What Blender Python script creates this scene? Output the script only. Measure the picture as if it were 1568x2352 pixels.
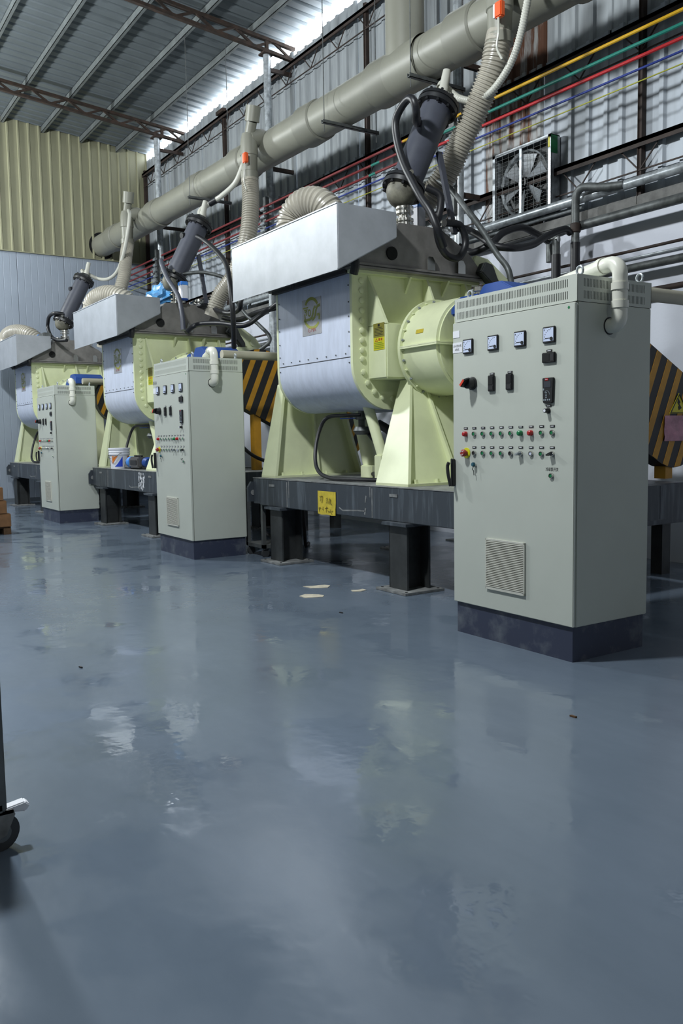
import bpy, bmesh, math, random
from math import pi, sin, cos, radians
from mathutils import Vector, Matrix
random.seed(7)
for o in list(bpy.data.objects): bpy.data.objects.remove(o)
S = bpy.context.scene; COL = S.collection

# ------------------------------------------------------------------ camera
cam = bpy.data.cameras.new('camera'); camo = bpy.data.objects.new('camera', cam); COL.objects.link(camo); S.camera = camo
YAW, PITCH, ROLL = 0.9920, -0.0895, -0.0168
fw = Vector((-sin(YAW)*cos(PITCH), cos(YAW)*cos(PITCH), sin(PITCH)))
rt = fw.cross(Vector((0,0,1))).normalized(); up = rt.cross(fw)
r2 = cos(ROLL)*rt + sin(ROLL)*up; u2 = -sin(ROLL)*rt + cos(ROLL)*up
camo.matrix_world = Matrix(((r2.x,u2.x,-fw.x,3.283),(r2.y,u2.y,-fw.y,-3.7151),(r2.z,u2.z,-fw.z,1.3266),(0,0,0,1)))
cam.sensor_fit = 'VERTICAL'; cam.sensor_height = 36; cam.lens = 29.82; cam.clip_start = .05; cam.clip_end = 200

# ------------------------------------------------------------------ world, lamps, exposure
w = bpy.data.worlds.new('sky'); S.world = w; w.use_nodes = True
bg = w.node_tree.nodes['Background']; bg.inputs[0].default_value = (.86,.93,1,1); bg.inputs[1].default_value = 9.0
def lamp(x, y, z, power, r=.22, col=(.93,.98,1)):
    l = bpy.data.lights.new('hall_or_fill_lamp', 'POINT'); l.energy = power; l.shadow_soft_size = r; l.color = col
    o = bpy.data.objects.new('hall_or_fill_lamp', l); o.location = (x,y,z); COL.objects.link(o)
for x, p in ((-15.0, 800), (-8.8, 1060), (-1.4, 1190), (8.5, 190)): lamp(x, -3.0, 6.2, p)  # last one, behind the camera, is added fill for the cabinet sides
for x in (-9,): lamp(x, -9.5, 6.2, 160, .4)  # unseen second-row light, added only as fill
S.view_settings.view_transform = 'Standard'; S.view_settings.look = 'None'; S.view_settings.exposure = 0; S.view_settings.gamma = 1
S.view_settings.use_curve_mapping = False
S.cycles.max_bounces = 6; S.cycles.diffuse_bounces = 4; S.cycles.glossy_bounces = 3; S.cycles.use_denoising = True
S.cycles.sample_clamp_indirect = 4; S.cycles.caustics_reflective = False; S.cycles.caustics_refractive = False

# ------------------------------------------------------------------ materials
def lin(c): return tuple(((v/255)/12.92 if v/255 <= .04045 else ((v/255+.055)/1.055)**2.4) for v in c) + (1,)
def M(name, col, rough=.5, metal=0, var=0., vs=4., bump=0., bs=60., col2=None, stretch=(1,1,1), lo=.35, hi=.65, spec=.5, detail=4, alpha=1):
    m = bpy.data.materials.new(name); m.use_nodes = True; nt = m.node_tree; N = nt.nodes; b = N['Principled BSDF']
    b.inputs['Base Color'].default_value = lin(col); b.inputs['Roughness'].default_value = rough; b.inputs['Metallic'].default_value = metal
    b.inputs['Specular IOR Level'].default_value = spec
    if var or col2 or bump:
        tc = N.new('ShaderNodeTexCoord'); mp = N.new('ShaderNodeMapping'); mp.inputs['Scale'].default_value = stretch
        nt.links.new(tc.outputs['Object'], mp.inputs['Vector'])
        g = N.new('ShaderNodeNewGeometry')
    if var or col2:
        c2 = col2 if col2 else tuple(v*(1-var) for v in col)
        n = N.new('ShaderNodeTexNoise'); n.inputs['Scale'].default_value = vs; n.inputs['Detail'].default_value = detail; n.inputs['Roughness'].default_value = .62
        nt.links.new(mp.outputs[0], n.inputs['Vector'])
        rp = N.new('ShaderNodeValToRGB'); rp.color_ramp.elements[0].position = lo; rp.color_ramp.elements[1].position = hi
        rp.color_ramp.elements[0].color = lin(c2); rp.color_ramp.elements[1].color = lin(col)
        nt.links.new(n.outputs['Fac'], rp.inputs[0]); nt.links.new(rp.outputs[0], b.inputs['Base Color'])
    if bump:
        n2 = N.new('ShaderNodeTexNoise'); n2.inputs['Scale'].default_value = bs; n2.inputs['Detail'].default_value = 3
        nt.links.new(mp.outputs[0], n2.inputs['Vector'])
        bp = N.new('ShaderNodeBump'); bp.inputs['Strength'].default_value = bump; bp.inputs['Distance'].default_value = .01
        nt.links.new(n2.outputs['Fac'], bp.inputs['Height']); nt.links.new(bp.outputs[0], b.inputs['Normal'])
    return m
CREAM = M('cream_paint', (224,230,190), .38, var=.05, vs=3)
CREAM2 = M('cream_panel', (150,149,122), .5, var=.10, vs=2, stretch=(1,1,.25))
CAB = M('grey_enamel', (190,195,186), .45, bump=.03, bs=400, var=.02, vs=2)
CABPL = M('navy_plinth', (52,58,78), .45, col2=(92,98,108), vs=6, lo=.28, hi=.5)
JACK = M('brushed_jacket', (206,214,233), .40, .0, var=.06, vs=5, stretch=(3,3,.6))
HOOD = M('stainless_sheet', (178,182,188), .40, .35, var=.08, vs=3, bump=.10, bs=3.5)
LID = M('grey_lid', (142,139,135), .5, .35, var=.16, vs=4)
STEEL = M('polished_steel', (205,205,200), .22, 1)
PLAT = M('slate_painted_steel', (60,66,73), .45, .1, col2=(92,100,108), vs=7, stretch=(2.2,2.2,.22), lo=.3, hi=.48)
HCOL = M('dark_steel_leg', (62,65,66), .5, .2, var=.25, vs=6)
BASEP = M('dusty_plate', (140,142,142), .6, var=.3, vs=9)
DUCT = M('pvc_duct', (138,138,126), .42, var=.05, vs=2)
DUCT2 = M('pvc_collar', (126,126,115), .45)
HOSE = M('flex_hose', (178,173,160), .30, spec=.6, var=.1, vs=3)
HOSEW = M('white_hose', (192,192,182), .35)
BLACK = M('black_rubber', (30,31,36), .42, var=.3, vs=25, stretch=(1,1,3))
CYL = M('condenser_grey', (74,77,88), .45, var=.12, vs=4)
FLANGE = M('black_flange', (28,29,32), .4)
DOME = M('cast_dome', (122,120,106), .6, var=.3, vs=9)
RUST = M('rusty_steel', (60,44,34), .85, col2=(32,25,20), vs=9)
RUST2 = M('brown_primer', (58,44,38), .7, col2=(40,31,27), vs=7)
ORUST = M('rusted_sheet', (150,150,148), .7, col2=(84,52,34), vs=3.2, stretch=(3.2,1.5,.42), lo=.50, hi=.62, detail=8)
ORUST2 = M('rust_streaked_sheet', (172,174,174), .7, col2=(96,60,38), vs=3.2, stretch=(3.2,1.5,.36), lo=.40, hi=.52, detail=8)
GALV = M('galvanised', (186,193,198), .34, .35, var=.25, vs=14)
GALVD = M('dull_galvanised', (108,112,112), .5, .5, var=.3, vs=10)
ROOF = M('roof_sheet', (116,124,128), .45, .45, var=.08, vs=1.2)
PURL = M('purlin_steel', (128,134,134), .5, .4, var=.15, vs=4)
SHEET = M('wall_sheet', (180,188,197), .5, .1, col2=(154,160,167), vs=1.6, stretch=(2.5,2.5,.35), lo=.3, hi=.6)
SHEET2 = M('wall_sheet_grey', (160,166,170), .5, .1, col2=(126,131,134), vs=1.8, stretch=(2.5,2.5,.35), lo=.3, hi=.6)
SAND = M('blue_white_panel', (152,162,175), .5, var=.03, vs=2)
PLAST = M('plaster_wall', (208,212,223), .85, col2=(150,150,158), vs=1.7, lo=.22, hi=.44, bump=.3, bs=12, detail=8)
CONC = M('grey_ledge', (120,120,118), .85, var=.2, vs=8, bump=.3, bs=30)
PVC = M('white_pvc', (226,226,214), .3)
BEIGE = M('beige_pipe', (182,178,160), .5, var=.06)
BLUE = M('blue_paint', (38,76,150), .42)
BLUEL = M('light_blue_plastic', (70,140,225), .35)
WHITE = M('white_plastic', (228,230,238), .4)
PAPER = M('white_paper', (228,230,236), .7)
DARK = M('black_plastic', (26,27,30), .4)
VOID = M('dark_interior', (16,17,18), .9)
METER = M('meter_face', (205,216,242), .35)
INK = M('ink', (24,24,28), .6)
GREEN = M('green_button', (22,120,72), .35)
RED = M('red_button', (170,30,34), .35)
DRED = M('emergency_red', (150,52,44), .4)
YEL = M('yellow_plastic', (214,214,40), .4)
ORANGE = M('orange_plastic', (226,92,38), .45)
ORED = M('red_orange', (222,62,34), .45)
LBLUE = M('blue_clear_button', (205,214,235), .25)
TEALM = M('teal_fob', (44,92,108), .4)
STICKY = M('yellow_sticker', (214,192,62), .55, var=.12, vs=14)
OLIVE = M('olive_plate', (128,122,52), .4)
WARNY = M('warning_yellow', (205,196,40), .45)
WARNR = M('warning_red', (170,80,20), .5)
WARNG = M('warning_green', (110,140,40), .5)
LOGO = M('logo_olive', (140,146,40), .45)
FOIL = M('foil_sticker', (178,178,182), .3, .3, var=.18, vs=9)
REDINK = M('red_pencil', (150,70,70), .6)
STRY = M('stripe_orange', (196,142,34), .5, var=.12, vs=5)
STRK = M('stripe_black', (30,31,34), .5)
PINK = M('pink_film', (196,138,158), .3, var=.2, vs=7, bump=.8, bs=14)
BAG = M('blue_bag', (92,160,215), .3, var=.25, vs=9)
CARD = M('cardboard', (138,98,62), .75, var=.15, vs=8)
PALLET = M('pallet_wood', (108,80,54), .8, var=.25, vs=12)
PY = M('pipe_yellow', (205,160,24), .45); PT = M('pipe_teal', (24,122,108), .45); PR = M('pipe_red', (180,36,42), .45)
PB = M('pipe_blue', (40,58,134), .45); PG = M('pipe_lime', (168,168,60), .4); PDR = M('pipe_dark_red', (120,40,42), .45)
MOP = M('putty_scrap', (206,198,178), .7, var=.15, vs=12)
GLASSG = M('fan_green', (22,98,58), .5)
BLADE = M('fan_blade', (214,220,226), .28, .6, var=.2, vs=5)
WHEEL = M('caster_rubber', (54,56,58), .6)
ALU = M('cart_grey_metal', (120,124,124), .4, .5, var=.2, vs=4)

def floor_mat():
    m = bpy.data.materials.new('epoxy_floor'); m.use_nodes = True; nt = m.node_tree; N = nt.nodes; b = N['Principled BSDF']
    tc = N.new('ShaderNodeTexCoord'); L = nt.links.new
    mp = N.new('ShaderNodeMapping'); mp.inputs['Scale'].default_value = (.55,1.4,1); L(tc.outputs['Object'], mp.inputs[0])
    n1 = N.new('ShaderNodeTexNoise'); n1.inputs['Scale'].default_value = .9; n1.inputs['Detail'].default_value = 7; n1.inputs['Roughness'].default_value = .6; L(mp.outputs[0], n1.inputs['Vector'])
    rp = N.new('ShaderNodeValToRGB'); e = rp.color_ramp.elements; e[0].position = .3; e[1].position = .68; e[0].color = lin((92,104,118)); e[1].color = lin((106,118,133))
    L(n1.outputs['Fac'], rp.inputs[0])
    n3 = N.new('ShaderNodeTexNoise'); n3.inputs['Scale'].default_value = 3.1; n3.inputs['Detail'].default_value = 8; L(tc.outputs['Object'], n3.inputs['Vector'])
    r3 = N.new('ShaderNodeValToRGB'); q = r3.color_ramp.elements; q[0].position = .70; q[1].position = .78; q[0].color = (0,0,0,1); q[1].color = (.35,.35,.35,1); L(n3.outputs['Fac'], r3.inputs[0])
    mx = N.new('ShaderNodeMixRGB'); mx.inputs[2].default_value = lin((136,148,158)); L(r3.outputs[0], mx.inputs[0]); L(rp.outputs[0], mx.inputs[1]); L(mx.outputs[0], b.inputs['Base Color'])
    n2 = N.new('ShaderNodeTexNoise'); n2.inputs['Scale'].default_value = 2.6; n2.inputs['Detail'].default_value = 6; L(tc.outputs['Object'], n2.inputs['Vector'])
    mr = N.new('ShaderNodeMapRange'); mr.inputs[1].default_value = .41; mr.inputs[2].default_value = .50; mr.inputs[3].default_value = .05; mr.inputs[4].default_value = .21; b.inputs['Specular IOR Level'].default_value = .42
    L(n2.outputs['Fac'], mr.inputs[0]); L(mr.outputs[0], b.inputs['Roughness'])
    n4 = N.new('ShaderNodeTexNoise'); n4.inputs['Scale'].default_value = 9.; n4.inputs['Detail'].default_value = 3; L(tc.outputs['Object'], n4.inputs['Vector'])
    bp = N.new('ShaderNodeBump'); bp.inputs['Strength'].default_value = .13; bp.inputs['Distance'].default_value = .012; L(n4.outputs['Fac'], bp.inputs['Height']); L(bp.outputs[0], b.inputs['Normal'])
    return m
FLOOR = floor_mat()

# ------------------------------------------------------------------ mesh helpers
WL = {}
def V(*a): return Vector(a)
def perp(d):
    a = V(0,0,1) if abs(d.z) < .9 else V(1,0,0)
    u = d.cross(a).normalized(); return u, d.cross(u).normalized()
class MB:
    def __init__(s): s.v = []; s.f = []
    def add(s, vs, fs):
        n = len(s.v); s.v += [Vector(q) for q in vs]; s.f += [tuple(i+n for i in f) for f in fs]; return s
    def box(s, x0, x1, y0, y1, z0, z1):
        return s.add([(x0,y0,z0),(x1,y0,z0),(x1,y1,z0),(x0,y1,z0),(x0,y0,z1),(x1,y0,z1),(x1,y1,z1),(x0,y1,z1)],
            [(0,3,2,1),(4,5,6,7),(0,1,5,4),(1,2,6,5),(2,3,7,6),(3,0,4,7)])
    def hexa(s, b, t):
        return s.add(list(b)+list(t), [(3,2,1,0),(4,5,6,7),(0,1,5,4),(1,2,6,5),(2,3,7,6),(3,0,4,7)])
    def bar(s, p0, p1, w, h, upv=None):
        p0, p1 = Vector(p0), Vector(p1); d = (p1-p0).normalized()
        if upv is None: u, v = perp(d)
        else: u = d.cross(Vector(upv)).normalized(); v = u.cross(d).normalized()
        u = u*w/2; v = v*h/2
        return s.hexa([p0-u-v,p0+u-v,p0+u+v,p0-u+v],[p1-u-v,p1+u-v,p1+u+v,p1-u+v])
    def prism(s, poly, ax, a0, a1):
        n = len(poly)
        def P(q, a): return {'x':(a,q[0],q[1]),'y':(q[0],a,q[1]),'z':(q[0],q[1],a)}[ax]
        return s.add([P(q,a0) for q in poly]+[P(q,a1) for q in poly],
            [tuple(range(n))[::-1], tuple(range(n,2*n))]+[(i,(i+1)%n,n+(i+1)%n,n+i) for i in range(n)])
    def rev(s, p, d, prof, n=20, cap=True):
        p = Vector(p); d = Vector(d).normalized(); u, v = perp(d); k = len(s.v); m = len(prof)
        for t, r in prof:
            for i in range(n):
                a = 2*pi*i/n; s.v.append(p + d*t + (u*cos(a)+v*sin(a))*r)
        for j in range(m-1):
            for i in range(n):
                s.f.append((k+j*n+i, k+j*n+(i+1)%n, k+(j+1)*n+(i+1)%n, k+(j+1)*n+i))
        if cap:
            s.f.append(tuple(k+i for i in range(n))[::-1]); s.f.append(tuple(k+(m-1)*n+i for i in range(n)))
        return s
    def cyl(s, p0, p1, r, r1=None, n=16, cap=True):
        p0, p1 = Vector(p0), Vector(p1); L = (p1-p0).length
        return s.rev(p0, p1-p0, [(0,r),(L,r if r1 is None else r1)], n, cap)
    def tube(s, pts, r, n=10, step=None, rib=0, amp=.1, cap=True):
        P = smooth(pts, step or max(r*.9,.012)) if rib == 0 else smooth(pts, rib/4)
        m = len(P); k = len(s.v); u = None
        for i, q in enumerate(P):
            d = (P[min(i+1,m-1)]-P[max(i-1,0)]).normalized()
            if u is None: u, _ = perp(d)
            u = (u - d*u.dot(d)).normalized(); v = d.cross(u)
            rr = r if rib == 0 else r*(1+amp*(0,1,1,0)[i%4]-amp*.5)
            for a in range(n): s.v.append(q + (u*cos(2*pi*a/n)+v*sin(2*pi*a/n))*rr)
        for j in range(m-1):
            for i in range(n): s.f.append((k+j*n+i, k+j*n+(i+1)%n, k+(j+1)*n+(i+1)%n, k+(j+1)*n+i))
        if cap:
            s.f.append(tuple(k+i for i in range(n))[::-1]); s.f.append(tuple(k+(m-1)*n+i for i in range(n)))
        return s
    def ball(s, c, r, n=14, m=8, sz=1):
        return s.rev(V(*c)-V(0,0,r*sz), (0,0,1), [(r*sz*(1-cos(pi*(j+.02)/m*m/(m+.04))), max(r*sin(pi*(j+.02)/(m+.04)),1e-4)) for j in range(m+1)], n)
    def build(s, name, mat, parent=None, bevel=0, sharp=32, flat=False, rec=True):
        xs = [q.x for q in s.v]; ys = [q.y for q in s.v]; zs = [q.z for q in s.v]
        c = Vector(((min(xs)+max(xs))/2,(min(ys)+max(ys))/2,min(zs)))
        me = bpy.data.meshes.new(name); me.from_pydata([q-c for q in s.v], [], s.f)
        if rec or bevel:
            bm = bmesh.new(); bm.from_mesh(me)
            if rec: bmesh.ops.recalc_face_normals(bm, faces=bm.faces)
            if bevel:
                es = [e for e in bm.edges if len(e.link_faces)==2 and e.calc_face_angle(0) > .6]
                bmesh.ops.bevel(bm, geom=es, offset=bevel, segments=2, affect='EDGES', clamp_overlap=True)
            bm.to_mesh(me); bm.free()
        if not flat:
            me.polygons.foreach_set('use_smooth', [True]*len(me.polygons)); me.set_sharp_from_angle(angle=radians(sharp))
        me.materials.append(mat)
        return link(name, me, c, parent)
def link(name, me, c, parent):
    o = bpy.data.objects.new(name, me); COL.objects.link(o)
    if parent is not None:
        o.parent = parent; o.location = c - WL[parent.name]
    else: o.location = c
    WL[o.name] = c; return o
def smooth(pts, step):
    P = [Vector(q) for q in pts]
    if len(P) == 2:
        k = max(2, int((P[1]-P[0]).length/step)); return [P[0].lerp(P[1], i/k) for i in range(k+1)]
    Q = [P[0]*2-P[1]] + P + [P[-1]*2-P[-2]]; fine = []
    for i in range(1, len(Q)-2):
        a,b,c,d = Q[i-1:i+3]
        for j in range(24):
            t = j/24; fine.append(.5*((2*b)+(c-a)*t+(2*a-5*b+4*c-d)*t*t+(3*b-a-3*c+d)*t**3))
    fine.append(P[-1])
    out = [fine[0]]; acc = 0; prev = fine[0]
    for q in fine[1:]:
        L = (q-prev).length
        while L > 1e-9 and acc + L >= step:
            prev = prev.lerp(q, (step-acc)/L); out.append(prev.copy()); L = (q-prev).length; acc = 0
        acc += L; prev = q
    if (out[-1]-fine[-1]).length > step*.3: out.append(fine[-1])
    return out
def tag(o, label=None, cat=None, group=None, kind=None):
    if label: o['label'] = label
    if cat: o['category'] = cat
    if group: o['group'] = group
    if kind: o['kind'] = kind
    return o
def thing(name, label, cat, loc, group=None, kind=None):
    o = bpy.data.objects.new(name, None); COL.objects.link(o); o.location = loc; o.empty_display_size = .1; WL[o.name] = Vector(loc)
    return tag(o, label, cat, group, kind)
def copy_tree(o, parent=None):
    c = o.copy(); COL.objects.link(c)
    if parent is not None: c.parent = parent; c.matrix_parent_inverse = o.matrix_parent_inverse
    for ch in [x for x in KIDS.get(o.name, [])]: copy_tree(ch, c)
    return c
KIDS = {}
def index():
    KIDS.clear()
    for o in bpy.data.objects:
        if o.parent: KIDS.setdefault(o.parent.name, []).append(o)
def dup(root, loc, label, rz=0):
    index(); c = copy_tree(root); c.location = loc; c.rotation_euler = (0,0,rz); c['label'] = label; return c
def text(name, body, size, pos, mat, parent, ex=.0006, align='LEFT', sx=1):
    cu = bpy.data.curves.new(name, 'FONT'); cu.body = body; cu.size = size; cu.extrude = ex; cu.align_x = align
    to = bpy.data.objects.new('tmp', cu); COL.objects.link(to); bpy.context.view_layer.update()
    dg = bpy.context.evaluated_depsgraph_get(); me = bpy.data.meshes.new_from_object(to.evaluated_get(dg))
    bpy.data.objects.remove(to); bpy.data.curves.remove(cu)
    if not len(me.vertices): return None
    p = Vector(pos)
    me.transform(Matrix(((sx,0,0,0),(0,0,-1,0),(0,1,0,0),(0,0,0,1))))    # lies in a plane facing -Y
    me.name = name; me.materials.clear(); me.materials.append(mat)
    return link(name, me, p, parent)
def stroke(mb, pts, wd, y, d=.0008):
    for (x0,z0),(x1,z1) in zip(pts, pts[1:]):
        a = V(x0,y,z0); b = V(x1,y,z1)
        if (b-a).length > 1e-6: mb.bar(a, b, wd, d, upv=(0,1,0))
    return mb

# ================================================================== SETTING
XE, YW = -16.1, 3.72
fl = MB().box(XE-.6, 12, -12, 4.2, -.12, 0).build('floor', FLOOR, flat=True); tag(fl, 'glossy blue-grey epoxy floor of the hall', kind='structure')
# --- right wall: plastered masonry below, metal sheets above
wr = MB().box(XE-.2, 12, YW+.02, YW+.3, 0, 3.62).build('wall_right', PLAST, flat=True)
tag(wr, 'long wall behind the machines, white plaster below, corrugated metal sheets above', kind='structure')
MB().box(XE, 12, YW-.10, YW+.1, 3.58, 3.69).build('ledge', CONC, wr, bevel=.012)
def sheet(x0, x1, z0, z1, mat, y, nrib, name='metal_sheet', parent=wr):
    pts = []; wd = (x1-x0)/nrib; h = .028
    for i in range(nrib):
        a = x0 + wd*i
        pts += [(a+.002 if i == 0 else a, y), (a+wd*.62, y), (a+wd*.70, y-h), (a+wd*.90, y-h), (a+wd*.98, y)]
    pts.append((x1-.004, y))
    mb = MB(); n = len(pts); vs = []
    for t in (0, .008):
        for z in (z0, z1): vs += [(px, py+t, z) for px, py in pts]
    fs = []
    for i in range(n-1):
        fs += [(i,i+1,n+i+1,n+i), (2*n+i+1,2*n+i,3*n+i,3*n+i+1), (i+1,i,2*n+i,2*n+i+1), (n+i,n+i+1,3*n+i+1,3*n+i)]
    fs += [(0,n,3*n,2*n), (n-1,3*n-1,4*n-1,2*n-1)]
    return mb.add(vs, fs).build(name, mat, parent, sharp=20)
x = -3.79-.93*14; k = 0
while x < 3.0:
    wd = .93
    rusty = (-4.6 < x+wd/2 < -4.0)
    m1 = ORUST2 if rusty else random.choice((SHEET, SHEET, SHEET, SHEET2))
    sheet(max(XE,x-.015), x+wd+.03, 3.69, 5.46, m1, YW-.012*(k%2), 4)
    m2 = ORUST if rusty else SHEET2
    top = 7.64 + random.uniform(-.05,.05) + (.05 if x < -10 else 0)
    sheet(max(XE,x+.015), x+wd+.06, 5.36, top, m2, YW+.016-.012*(k%2), 4)
    x += wd; k += 1
MB().box(x, 12, YW, YW+.1, 3.69, 8).build('metal_sheet', SHEET2, wr, flat=True)
for z, x0 in ((7.40, XE), (5.34, XE), (4.2, XE)):
    mb = MB(); mb.box(x0, 3, YW-.12, YW-.045, z-.012, z+.03); mb.box(x0, 3, YW-.12, YW-.108, z-.05, z+.03); mb.build('girt', RUST2, wr, flat=True)
    mb = MB(); xx = x0+.2
    mb.bar((x0,YW-.085,z-.27), (3,YW-.085,z-.27), .014, .014)
    while xx < 1.5:
        mb.bar((xx,YW-.085,z-.02), (xx+.24,YW-.085,z-.27), .012, .012); mb.bar((xx+.24,YW-.085,z-.27), (xx+.48,YW-.085,z-.02), .012, .012); xx += .78
    mb.build('girt_lacing', RUST2, wr, flat=True)
for px in (-16.05, -11.84, -7.14, -2.4, 2.3):
    mb = MB(); mb.box(px-.020, px+.020, YW-.085, YW-.025, 3.6, 7.5); mb.box(px-.020, px-.014, YW-.10, YW-.02, 3.6, 7.5)
    mb.build('wall_post', RUST2, wr, flat=True)
MB().box(-12.0, -11.7, YW-.16, YW-.08, 7.44, 7.50).build('post_bracket', RUST, wr, flat=True)
# --- end wall: smooth insulated panels below, cream ribbed sheets above
we = MB().box(XE-.3, XE-.06, -12, YW+.1, 0, 5.4).build('wall_end', SAND, flat=True)
tag(we, 'far end wall of smooth blue-white panels under cream ribbed sheets', kind='structure')
def endpanel(y0, y1):
    pts = []; n = 7; wd = (y1-y0)/n
    for i in range(n):
        a = y0+wd*i; pts += [(a+.004,XE-.004),(a+.010,XE),(a+wd-.004,XE),(a+wd,XE-.004)]
    poly = [(q[1], q[0]) for q in pts] + [(XE-.05, y1), (XE-.05, y0)]
    MB().prism(poly, 'z', 0.0, 5.40).build('insulated_panel', SAND, we, sharp=15)
y = YW-1.0
while y > -5: endpanel(y+.004, y+1.0); y -= 1.0
MB().box(XE-.06, XE, -12, y+1.0, 0, 5.4).build('insulated_panel', SAND, we, flat=True)
def zroof(y): return 7.87 + (3.77-y)*.088
def endsheet(y0, y1):
    pts = []; wd = .2185; n = round((y1-y0)/wd)
    for i in range(n):
        a = y0+wd*i; pts += [(a,XE),(a+.165,XE),(a+.178,XE+.035),(a+.206,XE+.035),(a+.2185,XE)]
    poly = [(q[1], q[0]) for q in pts] + [(XE-.01, y1), (XE-.01, y0)]
    MB().prism(poly, 'z', 5.38, zroof(y0)+.03).build('ribbed_sheet', CREAM2, we, sharp=20)
y = YW+.02
while y > -5: y -= .874; endsheet(y, y+.874)
MB().box(XE-.06, XE, -12, y, 5.38, 8.6).build('ribbed_sheet', CREAM2, we, flat=True)
MB().box(XE-.02, XE+.045, -6, YW, 5.375, 5.395).build('seam_strip', CREAM2, we, flat=True)
bs = MB().box(XE-.02, XE+.012, -6, YW, 0, .09).build('foot_strip_end', M('dark_foot_strip',(96,104,112),.6), flat=True); tag(bs, 'dark strip at the foot of the end wall', kind='structure')  # strip coloured darker than the panels above it
HALL = M('hall_wall_paint', (138,134,124), .7)
wl = MB().box(XE, 12, -12.2, -12, 0, 9.4).build('wall_left', HALL, flat=True); tag(wl, 'opposite side wall of the hall', kind='structure')
wf = MB().box(12, 12.2, -12, 4, 0, 9.4).build('wall_front', HALL, flat=True); tag(wf, 'wall behind the viewer closing the hall', kind='structure')
# --- roof
ce = thing('ceiling', 'underside of the corrugated metal roof', None, (-6,0,7.9), kind='structure')
def roofsheet(x0, x1):
    pts = []; n = 4; wd = (x1-x0)/n
    for i in range(n):
        a = x0+wd*i; pts += [(a,.0),(a+wd*.60,.0),(a+wd*.70,.035),(a+wd*.88,.035),(a+wd*.98,.0)]
    pts.append((x1,0)); n = len(pts); vs = []
    for t in (0,.006):
        for yy in (3.72, -12.1): vs += [(px, yy, zroof(yy)+pz+t) for px, pz in pts]
    fs = []
    for i in range(n-1): fs += [(i,i+1,n+i+1,n+i),(2*n+i+1,2*n+i,3*n+i,3*n+i+1),(i+1,i,2*n+i,2*n+i+1),(n+i,n+i+1,3*n+i+1,3*n+i)]
    MB().add(vs, fs).build('roof_sheet', ROOF, ce, sharp=18)
x = XE-.35
while x < 4: roofsheet(x, x+.96); x += .96
MB().hexa([(x,-12.1,zroof(-12.1)),(12.1,-12.1,zroof(-12.1)),(12.1,3.72,zroof(3.72)),(x,3.72,zroof(3.72))],
          [(x,-12.1,zroof(-12.1)+.05),(12.1,-12.1,zroof(-12.1)+.05),(12.1,3.72,zroof(3.72)+.05),(x,3.72,zroof(3.72)+.05)]).build('roof_sheet', ROOF, ce, flat=True)
y = 3.0
while y > -11:
    z = zroof(y)-.004; mb = MB()
    mb.box(XE, 5, y-.004, y+.004, z-.12, z); mb.box(XE, 5, y-.004, y+.05, z-.12, z-.112); mb.box(XE, 5, y-.004, y+.05, z-.008, z)
    mb.build('purlin', PURL, ce, flat=True); y -= .82
# --- trusses
TL = ('nearest rusty roof truss, cut by the top edge above the riser duct', 'middle rusty roof truss, its end at the bright roof gap', 'farthest rusty roof truss, near the cream end wall')
for tx, lb in zip((-4.78,-9.35,-13.91), TL):
    t = thing('roof_truss', lb, 'truss', (tx, 3.2, 7.5), 'rusty roof trusses')
    zb = lambda y: 7.515 + (3.75-y)*.098
    zt = lambda y: 7.70 + (3.75-y)*.092
    MB().bar((tx,-11.9,zb(-11.9)), (tx,3.76,zb(3.76)), .07, .05, (0,0,1)).build('bottom_chord', RUST, t, flat=True)
    MB().bar((tx,-11.9,zt(-11.9)), (tx,3.76,zt(3.76)), .07, .05, (0,0,1)).build('top_chord', RUST, t, flat=True)
    yy = 3.7; kk = 0
    while yy > -5:
        a = (tx, yy, zb(yy) if kk%2 == 0 else zt(yy)); yn = yy-.34; b = (tx, yn, zt(yn) if kk%2 == 0 else zb(yn))
        MB().bar(a, b, .035, .035, (1,0,0)).build('brace', RUST, t, flat=True); yy = yn; kk += 1
    MB().bar((tx,3.24,zb(3.24)),(tx,3.24,zt(3.24)), .05, .05, (1,0,0)).build('brace', RUST, t, flat=True)
CLN = ('galvanised round column behind the big corrugated hose, nearest', 'galvanised round column rising past the duct, middle of the three', 'galvanised round column nearest the cream end wall')
for (cx, cy), lb in zip(((-4.72,3.28),(-9.35,3.24),(-13.91,3.12)), CLN):
    t = thing('steel_column', lb, 'column', (cx,cy,0), 'round columns along the wall')
    MB().cyl((cx,cy,0),(cx,cy,7.50),.062, n=18).build('shaft', GALV, t)
    MB().box(cx-.1,cx+.1,cy-.1,cy+.1,7.50,7.53).build('head_plate', RUST, t, flat=True)
    MB().box(cx-.13,cx+.13,cy-.13,cy+.13,0,.015).build('base_plate', GALVD, t, flat=True)
    for z in (7.28, 5.72, 4.2): MB().box(cx-.025,cx+.025,cy,YW-.03,z-.03,z+.03).build('wall_tie', RUST2, t, flat=True)
    MB().box(cx-.045,cx+.045,cy-.115,cy-.07,3.95,5.25).build('pipe_rack', GALVD, t, flat=True)
    mb = MB()
    for z in (5.05,4.93,4.82,4.71,4.60,4.42,4.30): mb.rev((cx-.07,cy-.135,z), (1,0,0), [(0,.025),(.05,.034),(.09,.034),(.14,.025)], 10)
    mb.build('pipe_clamp', GALV, t)

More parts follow.
